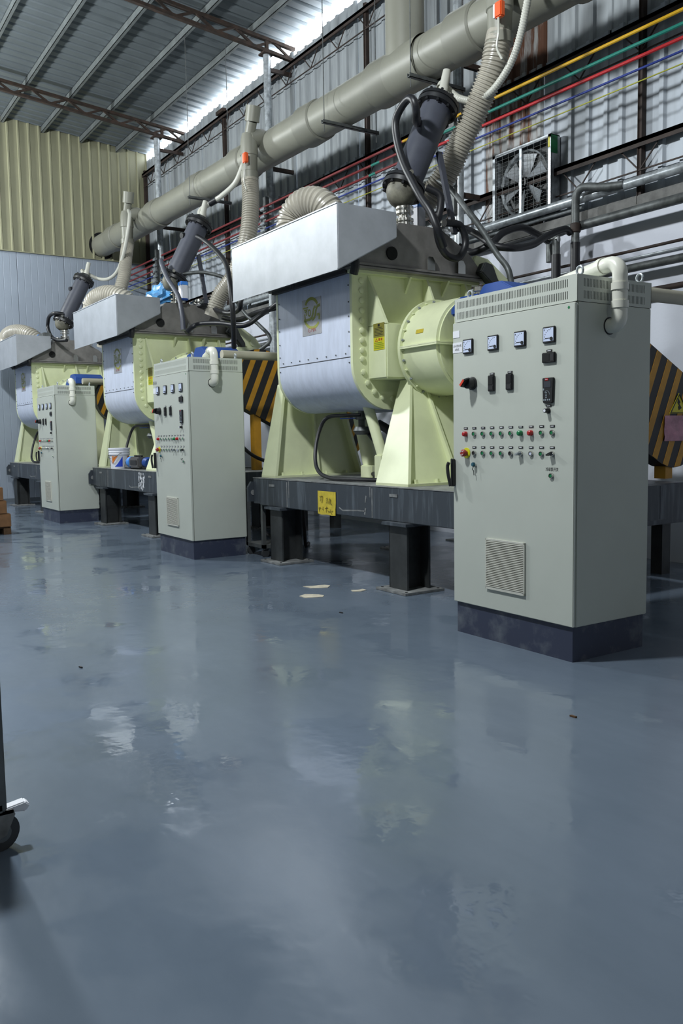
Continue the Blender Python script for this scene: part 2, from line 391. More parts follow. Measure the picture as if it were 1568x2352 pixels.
# ================================================================== FLUE DUCT
DA, DB = V(-16.3,2.602,5.702), V(0.6,2.496,5.392)
def dp(x): return DA.lerp(DB, (x-DA.x)/(DB.x-DA.x))
dd = (DB-DA).normalized()
du = thing('exhaust_duct', 'large beige plastic exhaust duct running the length of the hall', 'duct', dp(-8))
MB().cyl(DA, DB, .24, n=40).build('duct_pipe', DUCT, du)
for cx in (-15.2, -12.75, -10.7, -9.05, -6.95, -5.25, -3.80, -2.2):
    MB().rev(dp(cx), dd, [(-.03,.243),(-.03,.268),(.0,.272),(.34,.262),(.36,.243)], 40, False).build('collar', DUCT2, du)
MB().rev(dp(-5.3), dd, [(0,.262),(.95,.262)], 40, False).build('tee_sleeve', DUCT, du)
q = dp(-4.78); MB().cyl(q, (q.x,q.y,7.75), .225, n=36).build('riser', DUCT, du)
MB().rev((q.x,q.y,6.55), (0,0,1), [(0,.235),(.9,.245)], 36).build('riser_collar', DUCT, du)
MB().rev(DA+dd*.12, dd, [(0,.245),(0,.30),(.085,.30),(.085,.245)], 32, False).build('wall_gap_ring', VOID, du)  # dark ring standing in for the black gap where the duct enters the wall
def branch(x, y, lb_hose):
    p = dp(x); c = V(x-.0, y, p.z+.02)
    b = MB(); b.tube([p, (p.x,(p.y*1.2+y*.8)/2,p.z+.10), (c.x,c.y,c.z+.04)], .125, 18); b.build('branch_elbow', DUCT, du)
    MB().rev((c.x,c.y,c.z+.10), (0,0,-1), [(0,.10),(.12,.125),(.30,.13),(.31,.118),(.52,.112),(.53,.128),(.62,.128)], 20).build('branch_drop', DUCT, du)
    MB().tube([(c.x,c.y,c.z), (c.x+.05,c.y,c.z+.14), (c.x+.12,c.y,c.z+.26)], .075, 16).build('branch_stub', DUCT, du)
    MB().cyl((c.x+.11,c.y,c.z+.24),(c.x+.17,c.y,c.z+.44),.105,n=20).build('branch_cap', DUCT, du)
    if x < -12: return
    mb = MB(); mb.box(c.x+.10,c.x+.19,c.y-.17,c.y-.11,c.z-.36,c.z-.22); d_ = mb.build('damper_box', ORANGE, du, bevel=.01)
    MB().box(c.x+.085,c.x+.105,c.y-.165,c.y-.115,c.z-.35,c.z-.23).build('damper_plate', WHITE, d_, flat=True)
    MB().tube([(c.x+.14,c.y-.15,c.z-.36),(c.x+.15,c.y-.16,c.z-.5),(c.x+.13,c.y-.16,c.z-.62),(c.x+.2,c.y-.16,c.z-.75)], .011, 6).build('damper_cord', HOSEW, du)
branch(-2.84, 2.15, ''); branch(-7.98, 2.16, ''); branch(-13.25, 2.18, '')
HL = ('slotted steel duct hanger nearest, below the riser', 'slotted steel duct hanger, second from the riser', 'slotted steel duct hanger nearest the end wall')
for (hx, y0, y1), lb in zip(((-4.3,2.2,3.0),(-6.0,2.16,3.02),(-10.2,2.16,2.95)), HL):
    z = dp(hx).z-.27; t = thing('duct_hanger', lb, 'hanger', (hx,(y0+y1)/2,z-.045), 'hangers under the exhaust duct')
    mb = MB(); mb.box(hx-.022,hx+.022,y0,y1,z-.02,z-.014); mb.box(hx-.022,hx-.018,y0,y1,z-.02,z+.022); mb.box(hx+.018,hx+.022,y0,y1,z-.02,z+.022)
    mb.build('channel', GALVD, t, flat=True)
    for yy in (y0+.03, y1-.03): MB().cyl((hx,yy,z-.12),(hx,yy,zroof(yy)-.01),.006,n=6).build('rod', GALVD, t)

# ================================================================== COLOURED SERVICE PIPES
def svc(name, z0, r, secs, lb):
    # z rises slightly toward the far end; sections are (x0, x1, material, part name)
    zz = lambda x: z0 + (-1.6-x)*.0105
    t = thing(name, lb, 'pipe', (-7,3.13,zz(-7)-r), 'coloured service pipes on the wall rack')
    for a, b, m in secs: MB().cyl((a,3.12,zz(a)),(b,3.12,zz(b)),r,n=10).build('pipe_length', m, t)
svc('service_pipe', 5.005, .017, ((-16.05,-5.6,PDR),(-5.6,1.5,PY)), 'topmost service pipe, yellow near the big hose, dark red farther left')
svc('service_pipe', 4.885, .017, ((-16.05,-6.3,PDR),(-6.3,-6.1,PT),(-6.1,-5.0,PDR),(-5.0,1.5,PT)), 'second service pipe from the top, teal on the right and dark red on the left')
svc('service_pipe', 4.765, .017, ((-16.05,-6.35,PDR),(-6.35,-6.2,PT),(-6.2,-5.2,PDR),(-5.2,1.5,PR)), 'third service pipe from the top, bright red beside the fan')
svc('service_pipe', 4.655, .011, ((-16.05,1.5,PB),), 'thin blue service pipe, fourth from the top')
svc('service_pipe', 4.545, .006, ((-16.05,-4.0,PG),(-4.0,1.5,PG)), 'thinnest yellow-green service line, lowest of the five')

# ================================================================== WALL FANS
def fan(x0, x1, z0, z1, yf, lb):
    yb = YW-.03; t = thing('exhaust_fan', lb, 'fan', ((x0+x1)/2,(yf+yb)/2,z0), 'wall exhaust fans')
    e = .05; mb = MB()
    mb.box(x0,x1,yf,yb,z0,z0+.012); mb.box(x0,x1,yf,yb,z1-.012,z1); mb.box(x0,x0+.012,yf,yb,z0,z1); mb.box(x1-.012,x1,yf,yb,z0,z1)
    mb.box(x0,x1,yf-.004,yf+.008,z0,z0+e*.7); mb.box(x0,x1,yf-.004,yf+.008,z1-e*.7,z1); mb.box(x0,x0+e*.8,yf-.004,yf+.008,z0,z1); mb.box(x1-e*.8,x1,yf-.004,yf+.008,z0,z1)
    mb.build('housing', GALV, t, flat=True)
    MB().box(x0+.01,x1-.01,yb-.012,yb-.006,z0+.01,z1-.01).build('back_plate', HCOL, t, flat=True)
    cx, cz = (x0+x1)/2, (z0+z1)/2; R = min(x1-x0,z1-z0)*.45
    MB().box(cx-.018,cx+.018,yf-.006,yf+.006,z0,z1).build('mullion', GALV, t, flat=True)
    MB().rev((cx,yb-.09,cz),(0,1,0),[(0,R),(.02,R-.02),(.07,R-.03),(.07,R-.02),(.02,R+.0),(0,R)],32,False).build('venturi_ring', GALV, t)
    for k in range(6):
        a = 2*pi*k/6+.35; u = V(cos(a),0,sin(a)); v = V(-sin(a),0,cos(a)); c = V(cx,yb-.07,cz)
        p = [c+u*.07-v*.03+V(0,.02,0), c+u*(R-.05)-v*.10+V(0,.035,0), c+u*(R-.05)+v*.07+V(0,-.035,0), c+u*.07+v*.03+V(0,-.02,0)]
        MB().hexa(p, [q+V(0,.005,0) for q in p]).build('blade', BLADE, t, flat=True)
    MB().cyl((cx,yb-.12,cz),(cx,yb-.02,cz),.06,n=16).build('hub', DARK, t)
    mb = MB(); zz = z0+.06
    while zz < z1-.05: mb.box(x0+.03,x1-.03,yf+.0,yf+.0015,zz,zz+.0016); zz += .040
    xx = x0+.06
    while xx < x1-.05: mb.box(xx,xx+.003,yf+.0,yf+.003,z0+.03,z1-.03); xx += .10
    tag(mb.build('wire_guard', GALVD, t, flat=True), kind='stuff')
    MB().box(x1+.0005,x1+.003,yf+.0,yf+.10,z1-.20,z1-.01).build('green_label', GLASSG, t, flat=True)
    MB().box(x1-.036,x1-.012,yf-.008,yf-.0045,z1-.14,z1-.03).build('yellow_label', WARNY, t, flat=True)
fan(-4.42,-3.50,3.78,4.60,3.55,'square wall exhaust fan with wire guard, right of the big corrugated hose')
fan(-10.75,-9.75,3.72,4.56,3.55,'distant wall exhaust fan half hidden behind the middle machine hoses')

# ================================================================== WALL PIPES
def pipe(name, pts, r, mat, lb, group=None, n=12, step=None):
    o = MB().tube(pts, r, n, step or .06).build(name, mat); return tag(o, lb, 'pipe', group)
pipe('wall_pipe', [(-14,3.55,3.80),(1.5,3.55,3.80)], .05, GALV, 'thick galvanised pipe running just under the wall fan', 'pipes along the plaster wall', step=.4)
pipe('wall_pipe', [(-3.45,3.5,3.2),(-3.45,3.5,3.40),(-3.42,3.5,3.47),(-3.3,3.5,3.50),(-2.9,3.5,3.505),(0,3.5,3.50),(1.5,3.5,3.50)], .05, GALVD, 'thick dull grey pipe below the ledge, with an elbow at its left end', 'pipes along the plaster wall', step=.05)
pipe('wall_pipe', [(-14,3.62,3.15),(1.5,3.62,3.15)], .016, RUST2, 'thin brown conduit halfway down the plaster wall', 'pipes along the plaster wall', step=.4)
pipe('wall_pipe', [(-14,3.64,3.08),(1.5,3.64,3.08)], .014, GALV, 'thin bright conduit just below the brown one', 'pipes along the plaster wall', step=.4)
pipe('wall_pipe', [(-14,3.58,2.97),(1.5,3.58,2.97)], .042, GALVD, 'grey galvanised pipe on the plaster wall above the near cabinet', 'pipes along the plaster wall', step=.4)
pipe('wall_pipe', [(-14,3.6,2.72),(1.5,3.6,2.72)], .03, RUST2, 'lowest dark pipe on the plaster wall, just over the near cabinet', 'pipes along the plaster wall', step=.4)
pipe('wall_pipe', [(-9.5,3.62,3.74),(-3.1,3.62,3.735)], .026, GALV, 'slim bright pipe resting along the ledge under the fan', 'pipes along the plaster wall', step=.3)
t = thing('stand_pipe', 'upright pipe with elbow and black lagging left of the near cabinet eye bolt', 'pipe', (-3.03,3.42,2.0))
MB().tube([(-3.03,3.42,3.30),(-3.03,3.42,3.76),(-3.01,3.43,3.84),(-2.93,3.44,3.87),(-2.7,3.48,3.82),(-2.5,3.53,3.80)], .042, 14, .03).build('pipe', GALVD, t)
MB().cyl((-3.03,3.42,2.0),(-3.03,3.42,3.32),.05,n=14).build('lagging', BLACK, t)
MB().rev((-3.03,3.42,3.42),(0,0,1),[(0,.045),(.01,.055),(.09,.055),(.1,.045)],14).build('coupling', RUST2, t)
t = thing('stand_pipe', 'shorter upright pipe with black lagging, second from the near cabinet', 'pipe', (-3.28,3.4,2.0))
MB().cyl((-3.28,3.4,3.2),(-3.28,3.4,3.47),.042,n=14).build('pipe', GALVD, t)
MB().cyl((-3.28,3.4,2.0),(-3.28,3.4,3.24),.05,n=14).build('lagging', BLACK, t)
MB().cyl((-3.40,3.38,3.40),(-3.24,3.4,3.40),.035,n=12).build('valve', STEEL, t)

# ================================================================== KNEADER (nearest), built in place, then copied
MX = -0.0
def machine():
    R0 = V(-3.95,1.42,.885)
    t = thing('kneader_mixer', 'nearest cream and steel-blue kneading machine, behind the big control cabinet', 'machine', R0, 'kneading machines on slate platforms')
    xl, xr = -4.62, -3.27
    def prof(o=0.):   # trough outline (y,z), W-shaped bottom
        P = [(.70-o,2.84)]
        for i in range(13):
            a = pi + (pi*.755)*i/12; P.append((1.12+(.42+o)*cos(a), 1.99+(.42+o)*sin(a)))
        Q = [(2.84-y, z) for y, z in P]; return P + Q[::-1]
    tr = MB().prism(prof(), 'x', xl, xr).build('trough', JACK, t, sharp=40)
    MB().box(xl+.005,xr-.005,.6965,.700,2.048,2.053).build('jacket_seam', INK, tr, flat=True)
    mb = MB()
    for i in range(8): mb.cyl((xl+.09+i*.168,.70,2.085),(xl+.09+i*.168,.693,2.085),.007,n=6)
    for z in (2.7,2.55,2.42,2.28,2.15,2.0): mb.cyl((xr-.025,.70,z),(xr-.025,.693,z),.007,n=6); mb.cyl((xl+.025,.70,z),(xl+.025,.693,z),.007,n=6)
    tag(mb.build('jacket_screw', GALVD, tr), kind='stuff')
    # sticker with emblem
    s0, s1, z0, z1 = -4.125, -3.768, 2.32, 2.672
    yq = .6975; sw = s1-s0; sh = z1-z0
    st = MB().box(s0,s1,.6972,.6995,z0,z1).build('foil_sticker', FOIL, t, flat=True)
    def uv(cx, cy): u = (cx-225)/292; return (s0+u*sw, z1-((cy-(197-u*57))/543)*sh)
    mb = MB()
    ell = lambda cx,cy,rx,ry,a0,a1,n=14: [uv(cx+rx*cos(radians(a0+(a1-a0)*i/n)), cy-ry*sin(radians(a0+(a1-a0)*i/n))) for i in range(n+1)]
    stroke(mb, ell(372,300,95,130,165,22), .030, .6965)
    stroke(mb, ell(375,455,112,150,198,335), .030, .6965)
    stroke(mb, [uv(484,480),uv(490,402),uv(452,410)], .024, .6965)
    stroke(mb, [uv(262,400),uv(272,480)], .018, .6965)
    stroke(mb, ell(336,382,20,46,0,360,16), .015, .6965)
    stroke(mb, [uv(432,285),uv(408,312),uv(390,400),uv(372,455),uv(340,480),uv(252,500)], .026, .6965)
    stroke(mb, [uv(502,266),uv(462,282),uv(440,330),uv(424,430),uv(404,468),uv(380,482)], .028, .6965)
    for k, a in enumerate((315,345,372)): stroke(mb, [uv(240+k*14,a),uv(318-k*7,a-14)], .014, .6965)
    stroke(mb, [uv(286,335),uv(290,425)], .016, .6965)
    mb.build('emblem', LOGO, st, flat=True)
    text('hand_lettering', 'G MA', .058, (s0+.11,.6962,z0+.03), REDINK, st)
    # end plate with bolts
    ep = MB().prism(prof(.004), 'x', xr, xr+.035).build('end_plate', CREAM, t, sharp=40)
    MB().prism(prof(.004), 'x', xl-.035, xl).build('end_plate', CREAM, t, sharp=40)
    B = [( .80,z) for z in (2.74,2.65,2.56,2.47,2.38,2.29,2.20,2.11,2.03)] + [(1.12+.32*cos(a),1.99+.32*sin(a)) for a in (pi*1.08,pi*1.19,pi*1.3,pi*1.41,pi*1.52,pi*1.62)]
    for y, z in B: MB().rev((xr+.035,y,z),(1,0,0),[(0,.029),(.012,.029),(.018,.018)],8).build('bolt', CREAM, ep)
    # bearing box, gusset and ribs
    bx = MB().box(xr+.03,-2.95,.87,1.9,1.84,2.335).build('bearing_box', CREAM, t, bevel=.012)
    MB().prism([(xr+.03,2.33),(-2.955,2.33),(xr+.03,2.80)], 'y', .872, .90).build('gusset', CREAM, t, flat=True)
    for yy, l in ((1.30,.10),(1.52,.28),(1.75,.12),(2.0,.28)):
        MB().prism([(xr+.03,2.80),(xr+.03+l*.95,2.80),(xr+.035,2.80-l*1.3 if l > .2 else 2.66)] if l < .2 else [(xr+.03,2.80),(xr+.09,2.80),(-2.96,2.35),(xr+.03,2.35)], 'y', yy, yy+.022).build('rib', CREAM, t, flat=True)
    MB().box(xr+.0,xr+.09,.66,2.2,2.80,2.83).build('rim_flange', CREAM, t, flat=True)
    pl = MB().box(-3.144,-2.976,.8665,.8695,2.215,2.34).build('warning_plate', OLIVE, t, flat=True)
    mb = MB()
    for k in range(6): mb.box(-3.126,-2.996-.015*(k%2),.8657,.8664,2.232+k*.013,2.236+k*.013)
    mb.box(-3.075,-3.045,.8657,.8664,2.31,2.332)
    tag(mb.build('plate_lettering', INK, pl, flat=True), kind='stuff')
    wp = MB().box(-3.144,-2.976,.8665,.8695,2.10,2.213).build('warning_sticker', WARNY, t, flat=True)
    mb = MB(); stroke(mb, [(-3.115,2.178),(-3.098,2.205),(-3.081,2.178),(-3.115,2.178)], .006, .8662); mb.box(-3.066,-3.042,.8657,.8664,2.182,2.204); mb.box(-3.03,-3.008,.8657,.8664,2.182,2.204)
    mb.build('warning_symbols', WARNR, wp, flat=True)
    mb = MB()
    for k in range(4):
        xx = -3.132
        while xx < -2.995-.02*(k==3): mb.box(xx,xx+.007,.8657,.8664,2.112+k*.016,2.121+k*.016); xx += .0105
    tag(mb.build('warning_lettering', WARNG, wp, flat=True), kind='stuff')
    # gear drum
    gy, gz, gr = 1.42, 2.105, .457
    MB().cyl((-2.965,gy,gz),(-2.90,gy,gz),.36,n=36).build('drum_neck', CREAM, t)
    fg = MB().cyl((-2.91,gy,gz),(-2.875,gy,gz),gr,n=56).build('drum_flange', CREAM, t)
    for k in range(30):
        a = 2*pi*k/30+.05; MB().rev((-2.875,gy+(gr-.022)*cos(a),gz+(gr-.022)*sin(a)),(1,0,0),[(0,.012),(.010,.012),(.011,.006),(.026,.006)],6).build('flange_bolt', (GALV,CREAM)[k%2], fg)
    dr = MB().rev((-2.88,gy,gz),(1,0,0),[(0,.425),(.47,.425),(.475,.40),(.49,.40)],56).build('gear_drum', CREAM, t)
    MB().box(-2.87,-2.36,gy-.46,gy+.46,gz-.014,gz-.001).build('split_flange', CREAM, t, flat=True)
    MB().box(-2.87,-2.36,gy-.46,gy+.46,gz+.001,gz+.012).build('split_flange', CREAM, t, flat=True)
    a = radians(163); MB().bar((-2.70,gy+.427*cos(a),gz+.427*sin(a)),(-2.60,gy+.427*cos(a),gz+.427*sin(a)),.004,.035,(0,.3,1)).build('drum_label', STICKY, t, flat=True)
    # far end bearing
    MB().box(-5.02,-4.66,.90,1.9,1.86,2.08).build('bearing_box', CREAM, t, bevel=.012)
    mb = MB()
    for yy in (.98,1.2,1.4): mb.box(-4.95,-4.90,yy,yy+.05,2.08,2.11); mb.box(-4.80,-4.75,yy,yy+.05,2.08,2.11)
    tag(mb.build('bearing_bolt', CREAM, t, flat=True), kind='stuff')
    # pedestals
    for (b0,b1,t0,t1,wx,zt,nm) in ((-5.06,-4.745,-5.03,-4.89,-4.90,1.90,0),(-2.89,-2.42,-3.08,-2.93,-2.60,1.83,1)):
        pd = MB(); y0, y1 = .69, (.90,1.12)[nm]; zw = (1.9,1.66)[nm]
        pd.hexa([(b0,y0,.905),(b1,y0,.905),(b1,y0+.03,.905),(b0,y0+.03,.905)],[(t0,y1,zt),(t1,y1,zt),(t1,y1+.03,zt),(t0,y1+.03,zt)])
        po = pd.build('pedestal', CREAM, t, flat=True)
        wt = (-4.96, -2.93)[nm]; wx = (-4.86, -2.50)[nm]; zw = zt-.03      # the web leans with the front flange
        MB().hexa([(wx-.012,y0+.02,.905),(wx+.012,y0+.02,.905),(wx+.012,1.83,.905),(wx-.012,1.83,.905)],[(wt-.012,y1+.01,zw),(wt+.012,y1+.01,zw),(wt+.012,1.60,zw),(wt-.012,1.60,zw)]).build('web_plate', CREAM, po, flat=True)
        MB().hexa([(b0,1.81,.905),(b1,1.81,.905),(b1,1.84,.905),(b0,1.84,.905)],[(wt-.10,1.58,zw),(wt+.10,1.58,zw),(wt+.10,1.61,zw),(wt-.10,1.61,zw)]).build('rear_flange', CREAM, po, flat=True)
        MB().prism([(wx,.905),(wx+.075,.905),(wt+.045,zw-.02),(wt,zw-.02)], 'y', 1.26, 1.285).build('gusset', CREAM, po, flat=True)
        MB().prism([(wx,.905),(wx-.075,.905),(wt-.035,zw-.02),(wt,zw-.02)], 'y', 1.26, 1.285).build('gusset', CREAM, po, flat=True)
        MB().box(b0,b1,y0,1.86,.885,.907).build('foot_plate', CREAM, po, flat=True)
        for yy in (.82,1.06,1.38,1.66):
            MB().cyl((b1-.06,yy,.907),(b1-.06,yy,.94),.02,n=6).build('bolt', CREAM, po)
    # lid
    LP = [(.68,2.87),(.70,2.93),(1.0,3.10),(1.16,3.28),(1.66,3.28),(2.0,3.10),(2.16,2.95),(2.2,2.87)]
    ld = MB().prism(LP, 'x', xl-.03, -3.13).build('lid', LID, t, bevel=.006)
    MB().box(xl-.10,-3.10,.64,2.26,2.825,2.875).build('lid_flange', LID, t, bevel=.004)
    MB().box(xl-.10,-3.095,.635,2.265,2.846,2.852).build('lid_gasket', INK, t, flat=True)
    for yy in (1.52,1.9): MB().prism([(yy-.045,2.875),(yy+.045,2.875),(yy+.045,2.96),(yy+.02,3.0),(yy-.03,3.0),(yy-.045,2.98)], 'x', -3.11,-3.10).build('lid_clamp', STEEL, ld, flat=True)
    MB().cyl((-3.13,1.07,2.99),(-3.112,1.07,2.99),.06,n=20).build('lid_port', VOID, ld)
    # hinge arms at the back
    for xx in (-3.2,-4.5):
        arm = MB().prism([(2.05,2.92),(2.12,3.08),(2.28,3.06),(2.62,2.84),(2.80,2.58),(2.74,2.54),(2.58,2.64),(2.3,2.80)], 'x', xx, xx+.06).build('lid_arm', CREAM, t, bevel=.005)
        MB().cyl((xx-.01,2.55,2.77),(xx+.085,2.55,2.77),.05,n=16).build('pivot_pin', CREAM, arm)
    MB().prism([(2.08,2.90),(2.14,3.0),(2.24,2.98),(2.30,2.86),(2.38,2.74),(2.34,2.60),(2.26,2.58),(2.30,2.70),(2.22,2.80)], 'x', -3.12, -3.02).build('hinge_hook', HCOL, t, bevel=.01)
    MB().box(-3.22,-2.95,2.2,2.5,2.3,2.68).build('hinge_block', CREAM, t, bevel=.01)
    # black hose stubs under the hood
    MB().tube([(-3.22,.66,2.95),(-3.10,.62,2.93),(-3.06,.62,2.84),(-3.09,.62,2.76)], .04, 10).build('drain_hose', BLACK, t)
    MB().tube([(-4.15,.62,2.90),(-4.08,.57,2.86),(-4.10,.57,2.78)], .02, 8).build('drain_hose', BLACK, t)
    mb = MB(); mb.box(xl-.02,xr+.02,.64,.69,2.80,2.84); mb.build('rim_strip', INK, t, flat=True)
    # tilt cylinder and discharge valve under the trough
    tc_ = MB().cyl((-4.18,1.42,1.56),(-3.98,1.42,.98),.085,n=20).build('tilt_cylinder', CREAM, t)
    MB().box(-4.02,-3.82,1.3,1.55,.885,1.02).build('cylinder_foot', CREAM, tc_, bevel=.01)
    MB().cyl((-3.50,1.02,1.68),(-3.26,1.05,1.10),.052,n=18).build('lock_strut', CREAM, t)
    MB().box(-3.32,-3.2,.98,1.12,.885,1.14).build('strut_bracket', CREAM, t, bevel=.008)
    vv = MB().rev((-3.72,1.12,1.575),(0,0,-1),[(0,.035),(.06,.035),(.06,.06),(.09,.06),(.09,.035),(.16,.035),(.16,.07),(.2,.09),(.24,.06)],16).build('discharge_valve', GALVD, t)
    MB().bar((-3.74,1.06,1.50),(-3.92,1.0,1.50),.02,.012,(0,0,1)).build('valve_lever', BLUE, vv, flat=True)
    # guard, reducer
    xg = -1.58
    def stad(o, n=14):
        c1, c2 = V(1.85,2.07,0), V(3.13,1.42,0); d = (c2-c1).normalized(); a0 = math.atan2(d.y,d.x); r = .435+o
        return [(c2.x+r*cos(a0-pi/2+pi*i/n), c2.y+r*sin(a0-pi/2+pi*i/n)) for i in range(n+1)] + [(c1.x+r*cos(a0+pi/2+pi*i/n), c1.y+r*sin(a0+pi/2+pi*i/n)) for i in range(n+1)]
    gd = MB().prism(stad(0), 'x', xg-.16, xg).build('belt_guard', STRK, t)
    # stripes clipped to the outline, proud of the guard face
    poly = stad(-.004); sd = V(.40,.92,0).normalized(); sn = V(sd.y,-sd.x,0)
    def clip(P, n, c, keep):
        out = []
        for i in range(len(P)):
            a, b = Vector((*P[i],0)), Vector((*P[(i+1)%len(P)],0)); da, db = (a.dot(n)-c)*keep, (b.dot(n)-c)*keep
            if da >= 0: out.append((a.x,a.y))
            if da*db < 0:
                q = a.lerp(b, da/(da-db)); out.append((q.x,q.y))
        return out
    vals = [Vector((*q,0)).dot(sn) for q in poly]; c = min(vals)+.02
    while c < max(vals):
        P = clip(clip(poly, sn, c, 1), sn, c+.072, -1)
        if len(P) > 2: MB().prism(P, 'x', xg, xg+.003).build('stripe', STRY, gd, flat=True)
        c += .168
    for yy, zt in ((1.80,1.75),(3.08,1.1)): MB().box(xg-.14,xg-.02,yy-.05,yy+.05,.885,zt).build('guard_post', STRY, t, flat=True)
    rd = MB().prism([(-2.32,2.32),(-2.32,2.38),(-2.22,2.465),(-1.98,2.465),(-1.98,2.32)], 'y', 1.08, 1.6).build('reducer', BLUE, t, bevel=.015)
    MB().box(-2.30,-1.76,1.1,1.6,.885,2.345).build('reducer_stand', CREAM, t, bevel=.01)
    MB().prism([(-1.96,2.42),(-1.88,2.515),(-1.68,2.515),(-1.54,2.44),(-1.54,2.34),(-1.96,2.34)], 'y', 1.05, 1.55).build('reducer_cover', BLUE, t, bevel=.008)
    MB().rev((-2.1,1.2,2.46),(0,0,1),[(0,.03),(.04,.03),(.045,.045),(.08,.04),(.085,.02)],10).build('breather', STEEL, rd)
    for yy in (2.75,): MB().cyl((xg-.5,yy,1.42),(xg-.16,yy,1.42),.2,n=24).build('motor', BLUE, t)
    # extraction hood: sheet box on the front of the lid
    x0, x1 = -5.03, -2.97
    hp = [(.38,2.755),(.38,3.325),(1.02,3.318),(1.02,3.095)]
    hd = MB().prism(hp, 'x', x0, x1).build('extraction_hood', HOOD, t, bevel=.008)
    for z in (2.757,3.315): MB().box(x0+.005,x1-.005,.374,.381,z,z+.012).build('hem_fold', HOOD, hd, flat=True)
    # fittings on the lid
    for fx, fy, h in ((-3.22,1.72,.06),(-3.40,1.9,.02),(-3.55,1.8,.12),(-3.75,1.35,.1),(-4.3,1.45,.16)):
        MB().rev((fx,fy,3.22),(0,0,1),[(0,.045),(.05+h*.3,.045),(.05+h*.3,.085),(.075+h*.3,.085),(.075+h*.3,.03),(.1+h*.3,.03),(.1+h*.3,.085),(.125+h*.3,.085),(.125+h*.3,.05),(.14+h*.3,.05)],18).build('lid_nozzle', STEEL, ld)
    return t
MA = machine()

def platform():
    t = thing('machine_platform', 'slate-grey steel platform under the nearest machine, with a yellow note', 'platform', (-3,1.5,0), 'slate platforms under the machines')
    x0, x1, y0, y1 = -4.95, -1.12, .60, 2.40
    MB().box(x0,x1,y0,y0+.10,.59,.878).build('front_beam', PLAT, t, bevel=.006)
    MB().box(x0,x1,y1-.10,y1,.59,.878).build('rear_beam', PLAT, t, bevel=.006)
    MB().box(x0,x0+.10,y0+.1,y1-.1,.59,.878).build('end_beam', PLAT, t, flat=True)
    MB().box(x1-.10,x1,y0+.1,y1-.1,.59,.878).build('end_beam', PLAT, t, flat=True)
    MB().box(-5.1,x1,y0,1.95,.878,.885).build('deck_plate', BASEP, t, flat=True)
    MB().box(-5.1,x0,y0+.004,1.9,.60,.878).build('end_bracket', PLAT, t, bevel=.005)
    MB().box(-1.95,-1.40,y1,3.17,.50,.86).build('motor_plinth', PLAT, t, bevel=.008)
    for yy in (2.5,3.06): MB().box(-1.72,-1.60,yy-.06,yy+.06,0,.5).build('plinth_leg', HCOL, t, flat=True)
    lg = MB(); lg.prism([(y0-.06,.62),(y0+.16,.62),(y0+.16,.82),(y0-.02,.84),(y0-.06,.78)], 'x', -5.135,-5.10)
    lug = lg.build('lifting_lug', PLAT, t, flat=True)
    MB().cyl((-5.095,y0+.0,.72),(-5.14,y0+.0,.72),.03,n=14).build('lug_hole', BASEP, lug)
    mb = MB()
    for xx in (-4.72,-2.56): mb.box(xx,xx+.11,y0-.006,y0,.80,.825)
    mb.build('weld_tab', BASEP, t, flat=True)
    mb = MB(); random.seed(3)
    for px, a, b in ((-4.35,.60,.86),(-4.31,.70,.87),(-2.83,.60,.86),(-2.86,.78,.87)): mb.box(px,px+.012,y0-.0015,y0,a,b)
    stroke(mb, [(-3.36,.66),(-3.3,.635),(-3.05,.65),(-2.93,.652)], .012, y0-.001); stroke(mb, [(-2.94,.62),(-2.925,.68)], .02, y0-.001)
    stroke(mb, [(-2.93,.73),(-2.915,.79)], .014, y0-.001)
    tag(mb.build('paint_run', BASEP, t, flat=True), kind='stuff')
    for cx in (-4.55,-2.42):
        for cy in (.70, 2.28):
            lgs = MB(); a = .125
            lgs.box(cx-a,cx+a,cy-a,cy-a+.018,.022,.565); lgs.box(cx-a,cx+a,cy+a-.018,cy+a,.022,.565); lgs.box(cx-.009,cx+.009,cy-a+.018,cy+a-.018,.022,.565)
            lgs.box(cx-a,cx-a+.014,cy-a,cy+a,.022,.565)
            l = lgs.build('leg', HCOL, t, flat=True)
            MB().box(cx-.21,cx+.21,cy-.21,cy+.21,0,.022).build('foot_plate', BASEP, l, bevel=.003)
            MB().box(cx-.17,cx+.17,cy-.17,cy+.12,.565,.59).build('cap_plate', PLAT, l, flat=True)
            mb = MB()
            for ex in (-.17,.17):
                for ey in (-.17,.17): mb.cyl((cx+ex,cy+ey,.022),(cx+ex,cy+ey,.026),.012,n=8)
            mb.build('bolt_hole', INK, l)
    return t
PA = platform()
index()
OFF = ((-5.36,-.15,0), (-10.55,-.33,0))
NAMES = ('middle', 'farthest')
MLAB = ('middle cream kneading machine, blue bag on its lid, behind the second cabinet', 'farthest cream kneading machine, beside the pale end wall')
PLAB = ('slate platform carrying the white bucket, under the middle machine', 'slate platform farthest away, under the machine by the end wall')
PB = None
for of, a, b in zip(OFF, MLAB, PLAB):
    dup(MA, MA.location+V(*of), a); p_ = dup(PA, PA.location+V(*of), b); PB = PB or p_
